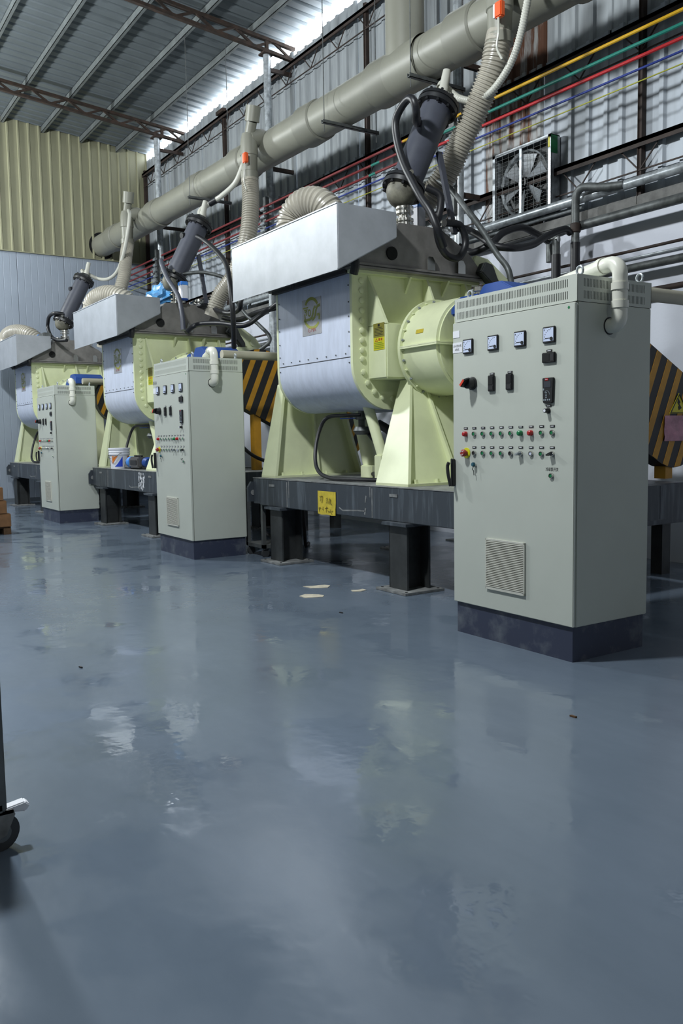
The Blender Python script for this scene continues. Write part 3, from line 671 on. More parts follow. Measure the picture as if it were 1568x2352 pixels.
# yellow note on the near platform only
WL[PB.name] = Vector(PB.location)
mb = MB(); random.seed(8)
for k in range(60):
    xx = -8.33+random.uniform(0,.24); zz = random.uniform(.60,.84); mb.box(xx, xx+random.uniform(.006,.022), .4485-.0002*(k%5), .4497, zz, min(.872,zz+random.uniform(.01,.05)))
o = mb.build('paint_spill', PAPER, PB, flat=True); o['label'] = 'white paint spill on the beam'; o['kind'] = 'stuff'
nt_ = MB(); n0, n1 = -3.735, -3.41; g = []
for j in range(5):
    for i in range(5): g.append((n0+(n1-n0)*i/4, .5975-.004*((i*2+j*3)%3)*(.3 if j < 3 else 1), .80-.222*j/4 - (.006*(i%2) if j == 4 else 0)))
G2 = [(a,b+.002,c) for a,b,c in g]
fs = [(j*5+i,j*5+i+1,j*5+i+6,j*5+i+5) for j in range(4) for i in range(4)]
note = nt_.add(g+G2, fs+[tuple(25+k for k in f[::-1]) for f in fs]).build('paper_note', STICKY, PA, sharp=10)
note['label'] = 'creased yellow note with handwriting'
mb = MB(); nu = lambda a, b: (n0+(a-295)/820*(n1-n0), .803-(b-215-(a-295)*.1)/940*.222)
for ln in ([(412,480),(450,460),(545,455)],[(460,490),(470,600),(430,640)],[(548,470),(540,620),(505,730)],[(710,560),(780,535)],[(730,600),(735,700),(715,740)],[(775,600),(800,690),(790,740)],[(880,540),(840,620),(905,600),(880,700),(825,775)],[(850,640),(900,750),(965,825)],
    [(350,950),(420,930)],[(390,910),(385,1100)],[(370,1020),(410,980)],[(445,900),(450,1000)],[(440,970),(480,950)],[(500,930),(505,1040)],[(540,900),(565,900),(560,970),(520,980)],[(530,1010),(580,1000),(575,1060)],
    [(655,960),(780,930)],[(715,880),(700,1120)],[(770,1010),(790,1100)],[(800,1100),(880,1080)],[(880,1000),(900,1120)],[(930,1090),(1000,1060)],[(920,1150),(960,1190)]):
    stroke(mb, [nu(*q) for q in ln], .006, .5905)
mb.build('handwriting', M('pen_brown',(110,96,30),.6), note, flat=True)

# ================================================================== CONTROL CABINETS
W, D = 1.029, .657
def cabinet():
    t = thing('control_cabinet', 'nearest grey-beige control cabinet, largest in view, at right', 'cabinet', (-W/2,D/2,0), 'grey control cabinets in front of the machines')
    pl = MB().box(-W+.015,-.015,.015,D-.015,0,.206).build('plinth', CABPL, t, flat=True)
    MB().box(-W,-.0,.024,D,.206,2.05).build('body', CAB, t, bevel=.004)
    MB().box(-W+.01,-.01,D-.006,D+.006,.212,2.045).build('rear_door', CAB, t, flat=True)
    MB().box(-W+.012,-.012,.018,.026,.216,2.042).build('door_gasket', INK, t, flat=True)
    dr = MB().box(-W-.002,.002,-.002,.018,.208,2.046).build('door', CAB, t, bevel=.004)
    # vented top: frame bars with slots, dark core
    MB().box(-W+.03,-.03,.045,D-.03,2.055,2.19).build('cap_core', VOID, t, flat=True)
    cp = MB(); c0, c1, e0, e1, q0, q1 = -W+.0, -.0, .014, D, 2.052, 2.20
    cp.box(c0,c1,e0,e1,q1-.004,q1)
    rows = ((2.069,2.113),(2.135,2.180))
    for a, b in ((q0,rows[0][0]),(rows[0][1],rows[1][0]),(rows[1][1],q1-.004)):
        cp.box(c0,c1,e0,e0+.003,a,b); cp.box(c0,c1,e1-.003,e1,a,b); cp.box(c0,c0+.003,e0,e1,a,b); cp.box(c1-.003,c1,e0,e1,a,b)
    for a, b in rows:
        cp.box(c0,c0+.03,e0,e0+.003,a,b); cp.box(c1-.06,c1,e0,e0+.003,a,b); cp.box(c1-.003,c1,e0,e0+.055,a,b); cp.box(c1-.003,c1,e1-.055,e1,a,b)
        cp.box(c0,c0+.003,e0,e1,a,b); cp.box(c0,c1,e1-.003,e1,a,b)
    cp.build('vented_cap', CAB, t, flat=True)
    mb = MB(); p = (W-.09)/70
    for a, b in rows:
        for i in range(70): mb.box(c0+.03+p*i+p*.38,c0+.03+p*(i+1),e0,e0+.002,a,b)
        p2 = (D-.014-.11)/44
        for i in range(44): mb.box(c1-.002,c1,e0+.055+p2*i+p2*.38,e0+.055+p2*(i+1),a,b)
    tag(mb.build('vent_bars', CAB, t, flat=True), kind='stuff')
    for ex, ey in ((-.95,.08),(-.04,.08),(-.95,D-.07),(-.03,D-.07)):
        mb = MB(); n = 14
        mb.tube([(ex+.022*cos(2*pi*i/n), ey, 2.228+.024*sin(2*pi*i/n)) for i in range(n)]+[(ex+.022,ey,2.228)], .007, 8, .006)
        mb.cyl((ex,ey,2.2),(ex,ey,2.208),.016,n=10); mb.build('eye_bolt', GALV, t)
    # meters
    for cx in (-.876,-.647,-.416,-.185):
        z0, z1 = 1.838, 1.93
        m = MB().box(cx-.046,cx+.046,-.014,-.001,z0,z1).build('panel_meter', DARK, t, bevel=.003)
        MB().box(cx-.038,cx+.038,-.0155,-.0135,z0+.010,z1-.008).build('dial', METER, m, flat=True)
        mb = MB(); mb.box(cx-.024,cx+.02,-.0165,-.0155,z0+.024,z0+.028)
        for k in range(7):
            a = radians(95+k*14); mb.box(cx+.024+.055*cos(a)-.002,cx+.024+.055*cos(a)+.002,-.0163,-.0155,z0+.022+.055*sin(a)-.002,z0+.022+.055*sin(a)+.002)
        mb.box(cx-.033,cx-.028,-.0163,-.0155,z1-.022,z1-.013)
        mb.build('needle_and_scale', INK, m, flat=True)
        MB().rev((cx+.024,-.0155,z0+.022),(0,-1,0),[(0,.011),(.004,.010)],12).build('zero_cap', DARK, m)
    # display instrument, two bargraph instruments
    def tagplate(cx, cz, w_=.036, h_=.013, parent=None):
        tp = MB().box(cx-w_/2,cx+w_/2,-.0045,-.0018,cz-h_/2,cz+h_/2).build('name_tag', DARK, t, flat=True)
        mb = MB(); nn = 4
        for k in range(nn): a = cx-w_*.32+w_*.64*k/nn; mb.box(a,a+w_*.11,-.0052,-.0044,cz-h_*.22,cz+h_*.22)
        mb.build('tag_lettering', PAPER, tp, flat=True)
    ins = MB().box(-.236,-.135,-.016,-.001,1.726,1.784).build('display_instrument', DARK, t, bevel=.004); tagplate(-.187,1.794,.042)
    MB().box(-.226,-.176,-.0172,-.0155,1.735,1.776).build('display', VOID, ins, flat=True)
    MB().box(-.168,-.145,-.0172,-.0155,1.735,1.776).build('key_strip', INK, ins, flat=True)
    for cx in (-.659,-.503):
        ins = MB().box(cx-.028,cx+.028,-.017,-.001,1.587,1.686).build('bargraph_instrument', DARK, t, bevel=.004); tagplate(cx,1.695,.04)
        MB().box(cx-.018,cx+.018,-.0185,-.0165,1.63,1.676).build('display', VOID, ins, flat=True)
        MB().box(cx-.018,cx+.018,-.0185,-.0165,1.597,1.62).build('key_strip', INK, ins, flat=True)
    # rotary isolator
    k = MB().rev((-.84,-.001,1.647),(0,-1,0),[(0,.042),(.012,.042),(.014,.036),(.05,.034),(.052,.03)],20).build('isolator_switch', DARK, t)
    MB().hexa([(-.862,-.085,1.622),(-.818,-.085,1.662),(-.812,-.045,1.676),(-.868,-.045,1.618)],[(-.874,-.085,1.634),(-.83,-.085,1.676),(-.826,-.045,1.686),(-.88,-.045,1.632)]).build('switch_grip', DARK, k, bevel=.004)
    MB().hexa([(-.860,-.088,1.628),(-.828,-.088,1.660),(-.828,-.084,1.660),(-.860,-.084,1.628)],[(-.872,-.088,1.638),(-.838,-.088,1.672),(-.838,-.084,1.672),(-.872,-.084,1.638)]).build('grip_inlay', ORED, k, flat=True)
    # drive keypad
    kp = MB().prism([(-.231,1.64),(-.226,1.50),(-.218,1.494),(-.158,1.494),(-.15,1.50),(-.145,1.64)], 'y', -.016, -.001).build('drive_keypad', DARK, t, bevel=.003)
    MB().box(-.207,-.182,-.0172,-.0158,1.625,1.637).build('maker_badge', RED, kp, flat=True)
    text('badge_lettering', 'Danfoss', .0085, (-.206,-.0173,1.628), WHITE, kp, .0002, sx=.66)
    MB().box(-.215,-.163,-.0172,-.0158,1.585,1.62).build('keypad_screen', M('lcd_grey',(58,62,70),.3), kp, flat=True)
    mb = MB(); mb.box(-.222,-.213,-.0172,-.0158,1.569,1.58)
    for a, b in ((-.198,1.555),(-.198,1.541),(-.198,1.528),(-.215,1.514),(-.203,1.514),(-.187,1.514),(-.172,1.514)): mb.rev((a,-.0158,b),(0,-1,0),[(0,.005),(.0015,.005)],10)
    stroke(mb, [(-.21,1.556),(-.2,1.566),(-.185,1.565),(-.175,1.555),(-.171,1.543)], .002, -.0165)
    mb.build('keypad_keys', M('key_grey',(140,152,160),.5), kp)
    tagplate(-.189,1.48,.04)
    kk = MB().rev((-.193,-.001,1.452),(0,-1,0),[(0,.017),(.006,.017),(.007,.013),(.034,.012)],16).build('speed_knob', DARK, t)
    MB().rev((-.193,-.0352,1.452),(0,-1,0),[(0,.009),(.001,.009)],12).build('knob_cap', WHITE, kk)
    # push buttons
    def button(x, z, col, proud=0, dome=False):
        b = MB().rev((x,-.001,z),(0,-1,0),[(0,.0165),(.010,.0165),(.013,.0145),(.013,.0115),(.004,.0115)],16,False).build('push_button', STEEL, t)
        MB().rev((x,-.004,z),(0,-1,0),[(0,.0118),(.006+proud,.0118),(.008+proud,.0095)],16).build('button_cap', col, b)
        return b
    xs = [-.905,-.824,-.742,-.660,-.577,-.495,-.412,-.327,-.244,-.161]
    for i, x in enumerate(xs):
        z = 1.325
        if i in (0,7,6): MB().rev((x,-.001,z),(0,-1,0),[(0,.0165),(.018,.0165),(.024,.015),(.028,.010)],16).build('indicator_lamp', RED if i != 6 else GREEN, t)
        else: button(x, z, GREEN)
        tagplate(x, 1.362)
        z = 1.2025
        if i == 0:
            b = MB().rev((-.897,-.001,z),(0,-1,0),[(0,.034),(.006,.034),(.006,.030)],20).build('emergency_collar', YEL, t)
            MB().rev((-.897,-.006,z),(0,-1,0),[(0,.015),(.016,.015),(.017,.023),(.034,.023),(.040,.018)],18).build('stop_head', DRED, b)
            mb = MB(); stroke(mb, [(-.897+.013*cos(radians(a)),z+.013*sin(radians(a))) for a in range(40,180,20)], .003, -.047); stroke(mb, [(-.897+.013*cos(radians(a)),z+.013*sin(radians(a))) for a in range(220,360,20)], .003, -.047)
            mb.build('stop_arrows', WHITE, b, flat=True)
        else:
            tagplate(x, 1.239)
            if i in (6,9):
                b = MB().rev((x,-.001,z),(0,-1,0),[(0,.0165),(.010,.0165),(.013,.0145)],16).build('selector_switch', STEEL, t)
                MB().hexa([(x-.018,-.038,z-.010),(x+.012,-.038,z+.004),(x+.014,-.012,z+.007),(x-.018,-.012,z-.012)],[(x-.02,-.038,z-.003),(x+.009,-.038,z+.010),(x+.008,-.012,z+.014),(x-.022,-.012,z-.003)]).build('selector_lever', DARK if i == 9 else GALV, b, flat=True)
            else: button(x, z, {1:DARK,5:DARK,7:LBLUE}.get(i, GREEN))
    button(-.166, 1.076, GREEN)
    k = MB().rev((-.815,-.001,1.125),(0,-1,0),[(0,.012),(.012,.012),(.013,.009)],12).build('key_lock', STEEL, t)
    MB().prism([(-.826,1.118),(-.812,1.115),(-.802,1.125),(-.806,1.142),(-.822,1.143),(-.83,1.132)], 'y', -.03, -.012).build('key_fob', TEALM, k, bevel=.003)
    MB().tube([(-.814,-.02,1.118),(-.822,-.022,1.098),(-.814,-.02,1.088),(-.810,-.02,1.06)], .003, 6, .006).build('key_ring', GALVD, k)
    MB().rev((-.045,-.001,2.02),(0,-1,0),[(0,.008),(.002,.008)],12).build('green_dot', GREEN, t)
    # door handle
    hn = MB().prism([(-1.030,1.165),(-1.008,1.16),(-1.008,.985),(-1.028,.98)], 'y', -.03, -.002).build('door_handle', DARK, t, bevel=.003)
    MB().tube([(-1.026,-.045,1.14),(-1.034,-.05,1.115),(-1.022,-.055,1.06),(-1.004,-.05,.985)], .012, 8, .012).build('handle_lever', DARK, hn)
    # louvre grille
    g = MB(); g0, g1, h0, h1 = -.711, -.371, .338, .662
    g.box(g0,g1,-.014,-.001,h1-.012,h1); g.box(g0,g1,-.014,-.001,h0,h0+.016); g.box(g1-.010,g1,-.014,-.001,h0,h1); g.box(g0,g0+.006,-.014,-.001,h0,h1)
    gr = g.build('louvre_grille', M('grille_plastic',(196,196,186),.5), t, flat=True)
    MB().box(g0+.005,g1-.008,-.003,-.0015,h0+.01,h1-.01).build('grille_back', VOID, gr, flat=True)
    N_ = 27
    for i in range(N_):
        z = h0+.016+(h1-h0-.03)*(i+.3)/N_; MB().hexa([(g0+.004,-.016,z),(g1-.008,-.016,z),(g1-.008,-.004,z+.004),(g0+.004,-.004,z+.004)],[(g0+.004,-.016,z+.0045),(g1-.008,-.016,z+.0045),(g1-.008,-.004,z+.0085),(g0+.004,-.004,z+.0085)]).build('louvre', gr.data.materials[0], gr, flat=True)
    return t
CA = cabinet()
CB = dup(CA, CA.location+V(-5.307,-.042,0), 'second grey control cabinet, in front of the middle machine', -.0057)
CC = dup(CA, CA.location+V(-10.513,-.103,0), 'farthest grey control cabinet, by the end wall at left', .0074)
# stickers unlike on each cabinet
a = MB().box(-1.026,-.963,-.0045,-.0022,1.95,1.994).build('blank_label', PAPER, CA, flat=True); a['label'] = 'small blank white label'
a = MB().box(-1.028,-.937,-.0042,-.0022,1.853,1.918).build('name_label', PAPER, CA, flat=True); a['label'] = 'white label lettered LSR 捏合机 4号机'
text('label_lettering', 'LSR 捏合机', .019, (-1.024,-.0044,1.890), INK, a, .0002, sx=.88); text('label_lettering', '4号机', .019, (-1.008,-.0044,1.866), INK, a, .0002, sx=.9)
text('hand_lettering', '冷却泵开关', .024, (-.212,-.0026,1.104), INK, CA, .0003, sx=.82)
ob = CB.location; WL[CB.name] = Vector(ob)
bx = lambda x: x-5.307
a = MB().box(bx(-1.028),bx(-.95),-.046,-.0442,1.853,1.918).build('name_label', PAPER, CB, flat=True)
mb = MB()
for i, px in enumerate((-1.02,-.995,-.965,-.93)): stroke(mb, [(bx(px),1.99),(bx(px+.012),1.975),(bx(px),1.962)], .005, -.0455); stroke(mb, [(bx(px+.004),1.995),(bx(px+.006),1.955)], .004, -.0455)
mb.build('hand_lettering', INK, CB, flat=True)
mb = MB()
for px, z in ((-.255,1.10),(-.235,1.09),(-.215,1.105),(-.23,1.065),(-.2,1.075)): stroke(mb, [(bx(px),z),(bx(px+.016),z+.004)], .009, -.0455)
mb.build('hand_lettering', INK, CB, flat=True)

# ------------------------------------------------------------------ white PVC elbows from cabinet side, beige service pipes
def pvc():
    t = thing('cable_conduit', 'white plastic conduit bent from the near cabinet top into its side', 'conduit', (.07,.29,1.9), 'white conduits on the cabinets')
    z = 2.275
    MB().tube([(-.62,.50,z-.01),(-.30,.40,z),(-.05,.30,z+.0),(.03,.29,z-.005),(.066,.285,z-.045),(.07,.285,z-.10),(.07,.285,1.99),(.068,.285,1.955),(.045,.285,1.93),(.003,.285,1.928)], .043, 18, .018).build('pipe', PVC, t)
    for p, d in (((.07,.285,2.13),(0,0,1)),((.07,.285,2.03),(0,0,1)),((-.08,.308,z),(1,-.3,0))): MB().rev(p, d, [(-.01,.044),(-.01,.049),(.03,.049),(.03,.044)], 20, False).build('socket', PVC, t)
    MB().rev((.001,.285,1.928),(1,0,0),[(0,.05),(.002,.05)],20).build('cut_hole', INK, t)
    return t
VA = pvc()
dup(VA, VA.location+V(-5.307,-.045,0), 'white plastic conduit bent into the side of the second cabinet'); dup(VA, VA.location+V(-10.513,-.105,0), 'white plastic conduit bent into the side of the farthest cabinet')
for x, y0, lb in ((-.78,.8,'beige horizontal pipe running to the wall behind the near cabinet'),(-6.12,.75,'beige horizontal pipe crossing above the striped guard behind the second cabinet'),(-11.3,.6,'beige horizontal pipe behind the farthest cabinet')):
    pipe('beige_pipe', [(x,y0,2.325),(x,3.68,2.325)], .052, BEIGE, lb, 'beige pipes behind the cabinets', 16, .5)

# ================================================================== CONDENSERS
def condenser():
    b = V(-3.3,1.36,3.30)
    t = thing('condenser', 'large tilted dark-grey condenser cylinder on the nearest machine', 'condenser', b, 'tilted condensers on the machine lids')
    p0, p1 = V(-3.3,1.353,3.66), V(-3.3,1.776,4.48); d = (p1-p0).normalized(); L = (p1-p0).length
    MB().cyl(p0+d*.03, p1-d*.03, .148, n=32).build('shell', CYL, t)
    for q in (p0, p1):
        f = MB().rev(q, d, [(-.045,.20),(-.008,.205),(-.008,.195),(.008,.195),(.008,.205),(.045,.20)], 32).build('flange', FLANGE, t)
        u, v = perp(d)
        for k in range(10):
            a = 2*pi*k/10; c = q+(u*cos(a)+v*sin(a))*.18
            MB().cyl(c-d*.07, c+d*.07, .014, n=6).build('bolt', FLANGE, f)
    MB().rev(p0-d*.04, -d, [(0,.15),(.05,.145),(.10,.12),(.14,.08),(.155,.03)], 24).build('bottom_dome', DOME, t)
    MB().rev(p1+d*.04, d, [(0,.15),(.04,.14),(.08,.10),(.10,.05)], 24).build('top_dome', GALVD, t)
    MB().rev(p1+d*.12, (0,.25,1), [(0,.045),(.08,.05),(.10,.042),(.2,.042),(.26,.038)], 16).build('top_nozzle', HOSEW, t)
    MB().rev((-3.3,1.36,3.27),(0,0,1),[(0,.045),(.035,.045),(.035,.085),(.058,.085),(.058,.05),(.075,.05),(.075,.085),(.098,.085),(.098,.05),(.145,.05),(.145,.085),(.168,.085),(.168,.05),(.19,.05),(.19,.085),(.212,.085),(.212,.045),(.26,.04)],22).build('valve_neck', STEEL, t)
    MB().cyl(p1-d*.20+V(0,-.12,0), p1-d*.20+V(.02,-.20,-.01), .042, n=14).build('water_port', FLANGE, t)
    MB().cyl(p0+d*.10+V(.1,-.08,0), p0+d*.10+V(.24,-.14,-.02), .022, n=12).build('water_port', STEEL, t)
    MB().bar((-3.22,1.72,4.02),(-3.02,1.74,3.22),.055,.035,(1,0,0)).build('support_strut', CYL, t, flat=True)
    return t
NA = condenser()
dup(NA, NA.location+V(-5.36,-.13,0), 'tilted dark-grey condenser on the middle machine'); dup(NA, NA.location+V(-10.55,-.31,0), 'tilted dark-grey condenser on the farthest machine')

# ================================================================== HOSES
def hose(pts, r, mat, lb, group, rib=0, amp=.1, n=14, name='flexible_hose', ends=None):
    if rib:
        t = thing(name, lb, 'hose', pts[-1], group)
        MB().tube(pts, r, n, None, rib, amp).build('corrugated_tube', mat, t)
        for q, q2 in ((pts[0],pts[1]),(pts[-1],pts[-2])):
            d = (V(*q2)-V(*q)).normalized(); MB().rev(q, d, [(-.02,r*.9),(-.02,r*1.06),(.07,r*1.06),(.07,r*.9)], 18, False).build('hose_cuff', ends or mat, t)
        return t
    o = MB().tube(pts, r, n, max(r*.8,.014)).build(name, mat); return tag(o, lb, 'hose', group)
G1, G2_, G3, G4 = 'corrugated extraction hoses', 'white vent hoses', 'black hoses on the machines', 'grey tubes over the machines'
hose([(-2.84,2.15,5.05),(-2.86,2.13,4.92),(-2.91,2.12,4.76),(-3.07,2.10,4.5),(-3.27,2.05,4.20),(-3.44,2.0,3.92),(-3.62,1.92,3.72),(-3.80,1.85,3.56),(-3.86,1.8,3.40),(-3.86,1.78,3.25)], .118, HOSE, 'largest ribbed beige hose, dropping from the duct beside the near condenser', G1, .032, .13, 20)
hose([(-7.98,2.16,5.04),(-7.86,2.10,4.64),(-7.80,2.0,4.15),(-7.93,1.85,3.66),(-8.12,1.70,3.37),(-8.2,1.62,3.10)], .118, HOSE, 'ribbed beige hose dropping from the duct to the middle machine lid', G1, .036, .12, 16)
hose([(-13.25,2.18,5.12),(-13.0,2.05,4.85),(-12.75,1.9,4.4),(-12.7,1.7,3.9),(-12.8,1.55,3.45),(-12.9,1.5,3.1)], .115, HOSE, 'ribbed beige hose dropping from the duct at the far end of the hall', G1, .04, .12, 14)
hose([(-4.28,.70,3.34),(-4.30,.70,3.46),(-4.25,.73,3.57),(-4.12,.78,3.63),(-3.97,.85,3.59),(-3.89,.92,3.47),(-3.88,.94,3.40),(-3.88,.95,3.34)], .150, HOSE, 'ribbed beige hose arching out of the nearest hood top', G1, .042, .10, 22)
hose([(-10.17,.48,3.32),(-10.18,.48,3.42),(-10.08,.53,3.52),(-9.84,.63,3.55),(-9.62,.76,3.48),(-9.54,.88,3.36),(-9.53,.92,3.24)], .150, HOSE, 'ribbed beige hose arching out of the middle hood top', G1, .045, .10, 18)
hose([(-15.42,.26,3.32),(-15.45,.27,3.42),(-15.3,.32,3.53),(-15.0,.42,3.55),(-14.7,.56,3.48),(-14.56,.68,3.36),(-14.52,.74,3.24)], .145, HOSE, 'ribbed beige hose arching out of the farthest hood top', G1, .045, .10, 16)
hose([(-2.34,2.1,5.6),(-2.40,2.1,5.3),(-2.52,2.1,4.92),(-2.66,2.1,4.70),(-2.88,2.08,4.54),(-3.08,2.05,4.52),(-3.24,2.0,4.58),(-3.34,1.95,4.68),(-3.38,1.90,4.74),(-3.36,1.86,4.70)], .034, HOSEW, 'ribbed white hose looping up from the near condenser top', G2_, .022, .10, 12)
hose([(-8.04,2.1,5.27),(-8.17,2.02,5.02),(-8.44,1.93,4.89),(-8.57,1.85,4.83),(-8.70,1.77,4.77),(-8.72,1.70,4.70),(-8.66,1.67,4.60)], .038, HOSEW, 'smooth white hose running up from the middle condenser', G2_, n=12)
hose([(-12.9,2.1,5.7),(-12.64,2.02,5.5),(-12.76,1.95,4.95),(-13.0,1.88,4.58),(-13.31,1.8,4.46),(-13.70,1.72,4.51),(-13.95,1.60,4.63),(-14.0,1.5,4.70),(-13.92,1.47,4.66),(-13.87,1.48,4.58)], .034, HOSEW, 'smooth white hose sagging to the farthest condenser top', G2_, n=10)
MBc = MB().cyl((-8.53,1.88,4.845),(-8.62,1.81,4.80),.05,n=12).build('hose_clamp', BLACK); tag(MBc, 'black sleeve on the white hose of the middle condenser', 'sleeve')
hose([(-3.30,1.54,4.30),(-3.16,1.40,4.22),(-3.02,1.29,4.25),(-3.0,1.25,4.33),(-3.07,1.25,4.38),(-3.19,1.25,4.34),(-3.28,1.25,4.24),(-3.26,1.25,4.06),(-3.17,1.25,3.84),(-3.04,1.25,3.64),(-2.91,1.25,3.46),(-2.80,1.27,3.31),(-2.74,1.30,3.15),(-2.78,1.4,3.02)], .036, BLACK, 'black hose looping from the near condenser top down its front', G3)
hose([(-3.02,1.40,3.60),(-2.95,1.50,3.53),(-2.95,1.51,3.42),(-2.98,1.49,3.27),(-3.0,1.53,3.12),(-3.0,1.62,3.01),(-3.0,1.75,2.99),(-3.0,1.83,3.06),(-3.0,1.86,3.16),(-3.0,1.82,3.27),(-3.0,1.75,3.31),(-3.0,1.60,3.30)], .034, BLACK, 'black hose hanging in a loop below the near condenser', G3)
hose([(-3.6,2.2,3.44),(-3.5,2.3,3.43),(-3.28,2.3,3.31),(-3.07,2.3,3.18),(-2.95,2.45,3.15),(-3.0,2.75,3.22),(-3.05,3.0,3.34),(-3.03,3.25,3.44),(-3.05,3.36,3.42)], .036, BLACK, 'black lagged hose from the near machine to the upright wall pipe', G3)
hose([(-3.55,2.25,3.26),(-3.48,2.3,3.21),(-3.36,2.3,3.17),(-3.22,2.4,3.24),(-3.2,2.55,3.36),(-3.2,2.8,3.44),(-3.25,3.05,3.42),(-3.34,3.3,3.40),(-3.36,3.37,3.40)], .036, BLACK, 'black lagged hose arching to the shorter upright wall pipe', G3)
hose([(-3.75,1.9,3.84),(-3.68,1.9,3.89),(-3.47,1.9,3.85),(-3.27,1.9,3.72),(-3.07,1.9,3.51),(-2.84,1.9,3.26),(-2.62,1.9,2.98),(-2.47,1.9,2.81),(-2.41,1.9,2.6),(-2.2,1.75,2.45)], .028, GALVD, 'grey tube slanting past the near condenser to the blue reducer', G4)
hose([(-8.30,1.45,4.22),(-8.04,1.5,4.08),(-7.45,1.4,3.8),(-7.05,1.3,3.58),(-6.77,1.2,3.30),(-6.7,1.2,2.9),(-6.9,1.3,2.5)], .034, BLACK, 'black hose falling from the middle condenser toward the near hood', G3)
hose([(-8.55,1.5,3.27),(-8.36,1.6,3.26),(-7.99,1.6,3.14),(-7.58,1.6,3.05),(-7.3,1.6,3.08),(-7.26,1.6,3.18),(-7.3,1.7,3.32)], .034, BLACK, 'black hose sagging right of the middle machine lid', G3)
hose([(-9.0,2.0,3.28),(-8.7,2.0,3.16),(-8.11,2.0,3.05),(-7.56,2.0,3.08),(-6.95,2.2,3.13),(-6.6,2.6,3.2),(-6.5,3.2,3.25)], .038, BLACK, 'long black lagged hose from the middle machine to the wall', G3)
hose([(-7.80,1.02,2.78),(-7.79,1.17,2.89),(-7.44,1.33,2.88),(-6.99,1.5,2.81),(-6.87,1.67,2.93),(-6.87,1.83,3.03),(-6.69,2.0,3.13),(-6.5,2.6,3.18),(-6.4,3.2,3.2)], .034, BLACK, 'black hose lying along the middle machine rim', G3)
hose([(-8.62,1.02,3.90),(-8.54,1.0,3.82),(-8.32,.99,3.59),(-7.94,.98,3.29),(-7.78,.96,3.03),(-7.73,.95,2.80)], .034, CYL, 'dark flat hose across the middle condenser base', G3)
hose([(-8.55,1.3,3.72),(-8.4,1.6,3.74),(-8.2,1.9,3.62),(-8.1,1.9,3.40),(-7.8,1.95,3.08),(-7.5,2.0,2.9),(-7.2,2.0,2.66),(-7.4,1.8,2.45)], .026, GALVD, 'grey tube slanting from the middle condenser to its reducer', G4)
hose([(-13.7,1.0,3.78),(-13.75,.85,3.79),(-13.95,.8,3.76),(-14.1,.8,3.66),(-14.12,.8,3.54),(-13.89,.8,3.36),(-13.45,.8,3.24),(-13.2,.9,3.22)], .034, BLACK, 'black hose looping from the farthest condenser', G3)
# bottom hoses
def lowhose():
    o = MB().tube([(-3.70,1.10,1.53),(-3.9,1.05,1.53),(-4.15,1.0,1.52),(-4.24,.96,1.42),(-4.22,.88,1.2),(-4.1,.82,1.0),(-3.85,.80,.915),(-3.4,.82,.91),(-3.1,.95,.91),(-2.98,1.2,.91)], .02, 10, .02).build('drain_hose', BLACK)
    tag(o, 'black hose hanging from the nearest trough onto its platform', 'hose', 'black drain hoses under the troughs'); return o
ha = lowhose()
for of, lb in zip(OFF, ('black hose hanging from the middle trough onto its platform','black hose hanging from the farthest trough onto its platform')):
    dup(ha, ha.location+V(*of), lb)
o = MB().tube([(-3.55,1.2,1.44),(-3.42,1.25,1.36),(-3.30,1.3,1.2),(-3.25,1.35,1.05),(-3.2,1.5,.93)], .045, 12, .03).build('drain_hose', BLACK); tag(o, 'thick black hose under the nearest trough, behind the cream strut', 'hose')
o = MB().tube([(-3.75,1.15,1.42),(-3.6,1.2,1.25),(-3.4,1.2,1.08),(-3.2,1.25,.98),(-3.1,1.35,.915)], .02, 10, .02).build('drain_hose', BLACK); tag(o, 'thin black hose slanting down behind the cream strut of the nearest machine', 'hose')
o = MB().tube([(-4.3,1.6,.93),(-4.0,1.4,.95),(-3.7,1.3,.92),(-3.3,1.3,.91)], .024, 10, .02).build('drain_hose', BLACK); tag(o, 'black hose lying across the near platform by the tilt cylinder', 'hose')
o = MB().tube([(-6.2,.9,1.45),(-6.1,1.0,1.2),(-5.9,1.15,1.05),(-5.6,1.3,1.02),(-5.45,1.4,.7),(-5.40,1.42,.3),(-5.42,1.45,.022),(-5.6,1.6,.022)], .022, 10, .03).build('cable', BLACK); tag(o, 'dark cable sagging behind the second cabinet', 'cable')
# switch box by the near machine
t = thing('switch_box', 'small grey box with a green button under the nearest trough', 'switch box', (-3.28,1.62,1.40))
MB().box(-3.46,-3.16,1.6,1.68,1.42,1.62).build('box', CAB, t, bevel=.006)
MB().rev((-3.40,1.6,1.48),(0,-1,0),[(0,.018),(.015,.016)],12).build('button', GREEN, t); MB().rev((-3.33,1.6,1.48),(0,-1,0),[(0,.014),(.02,.012)],12).build('knob', DARK, t)
MB().box(-3.25,-3.20,1.595,1.60,1.45,1.55).build('name_plate', DARK, t, flat=True); MB().box(-3.33,-3.29,1.64,1.68,.885,1.42).build('post', HCOL, t, flat=True)

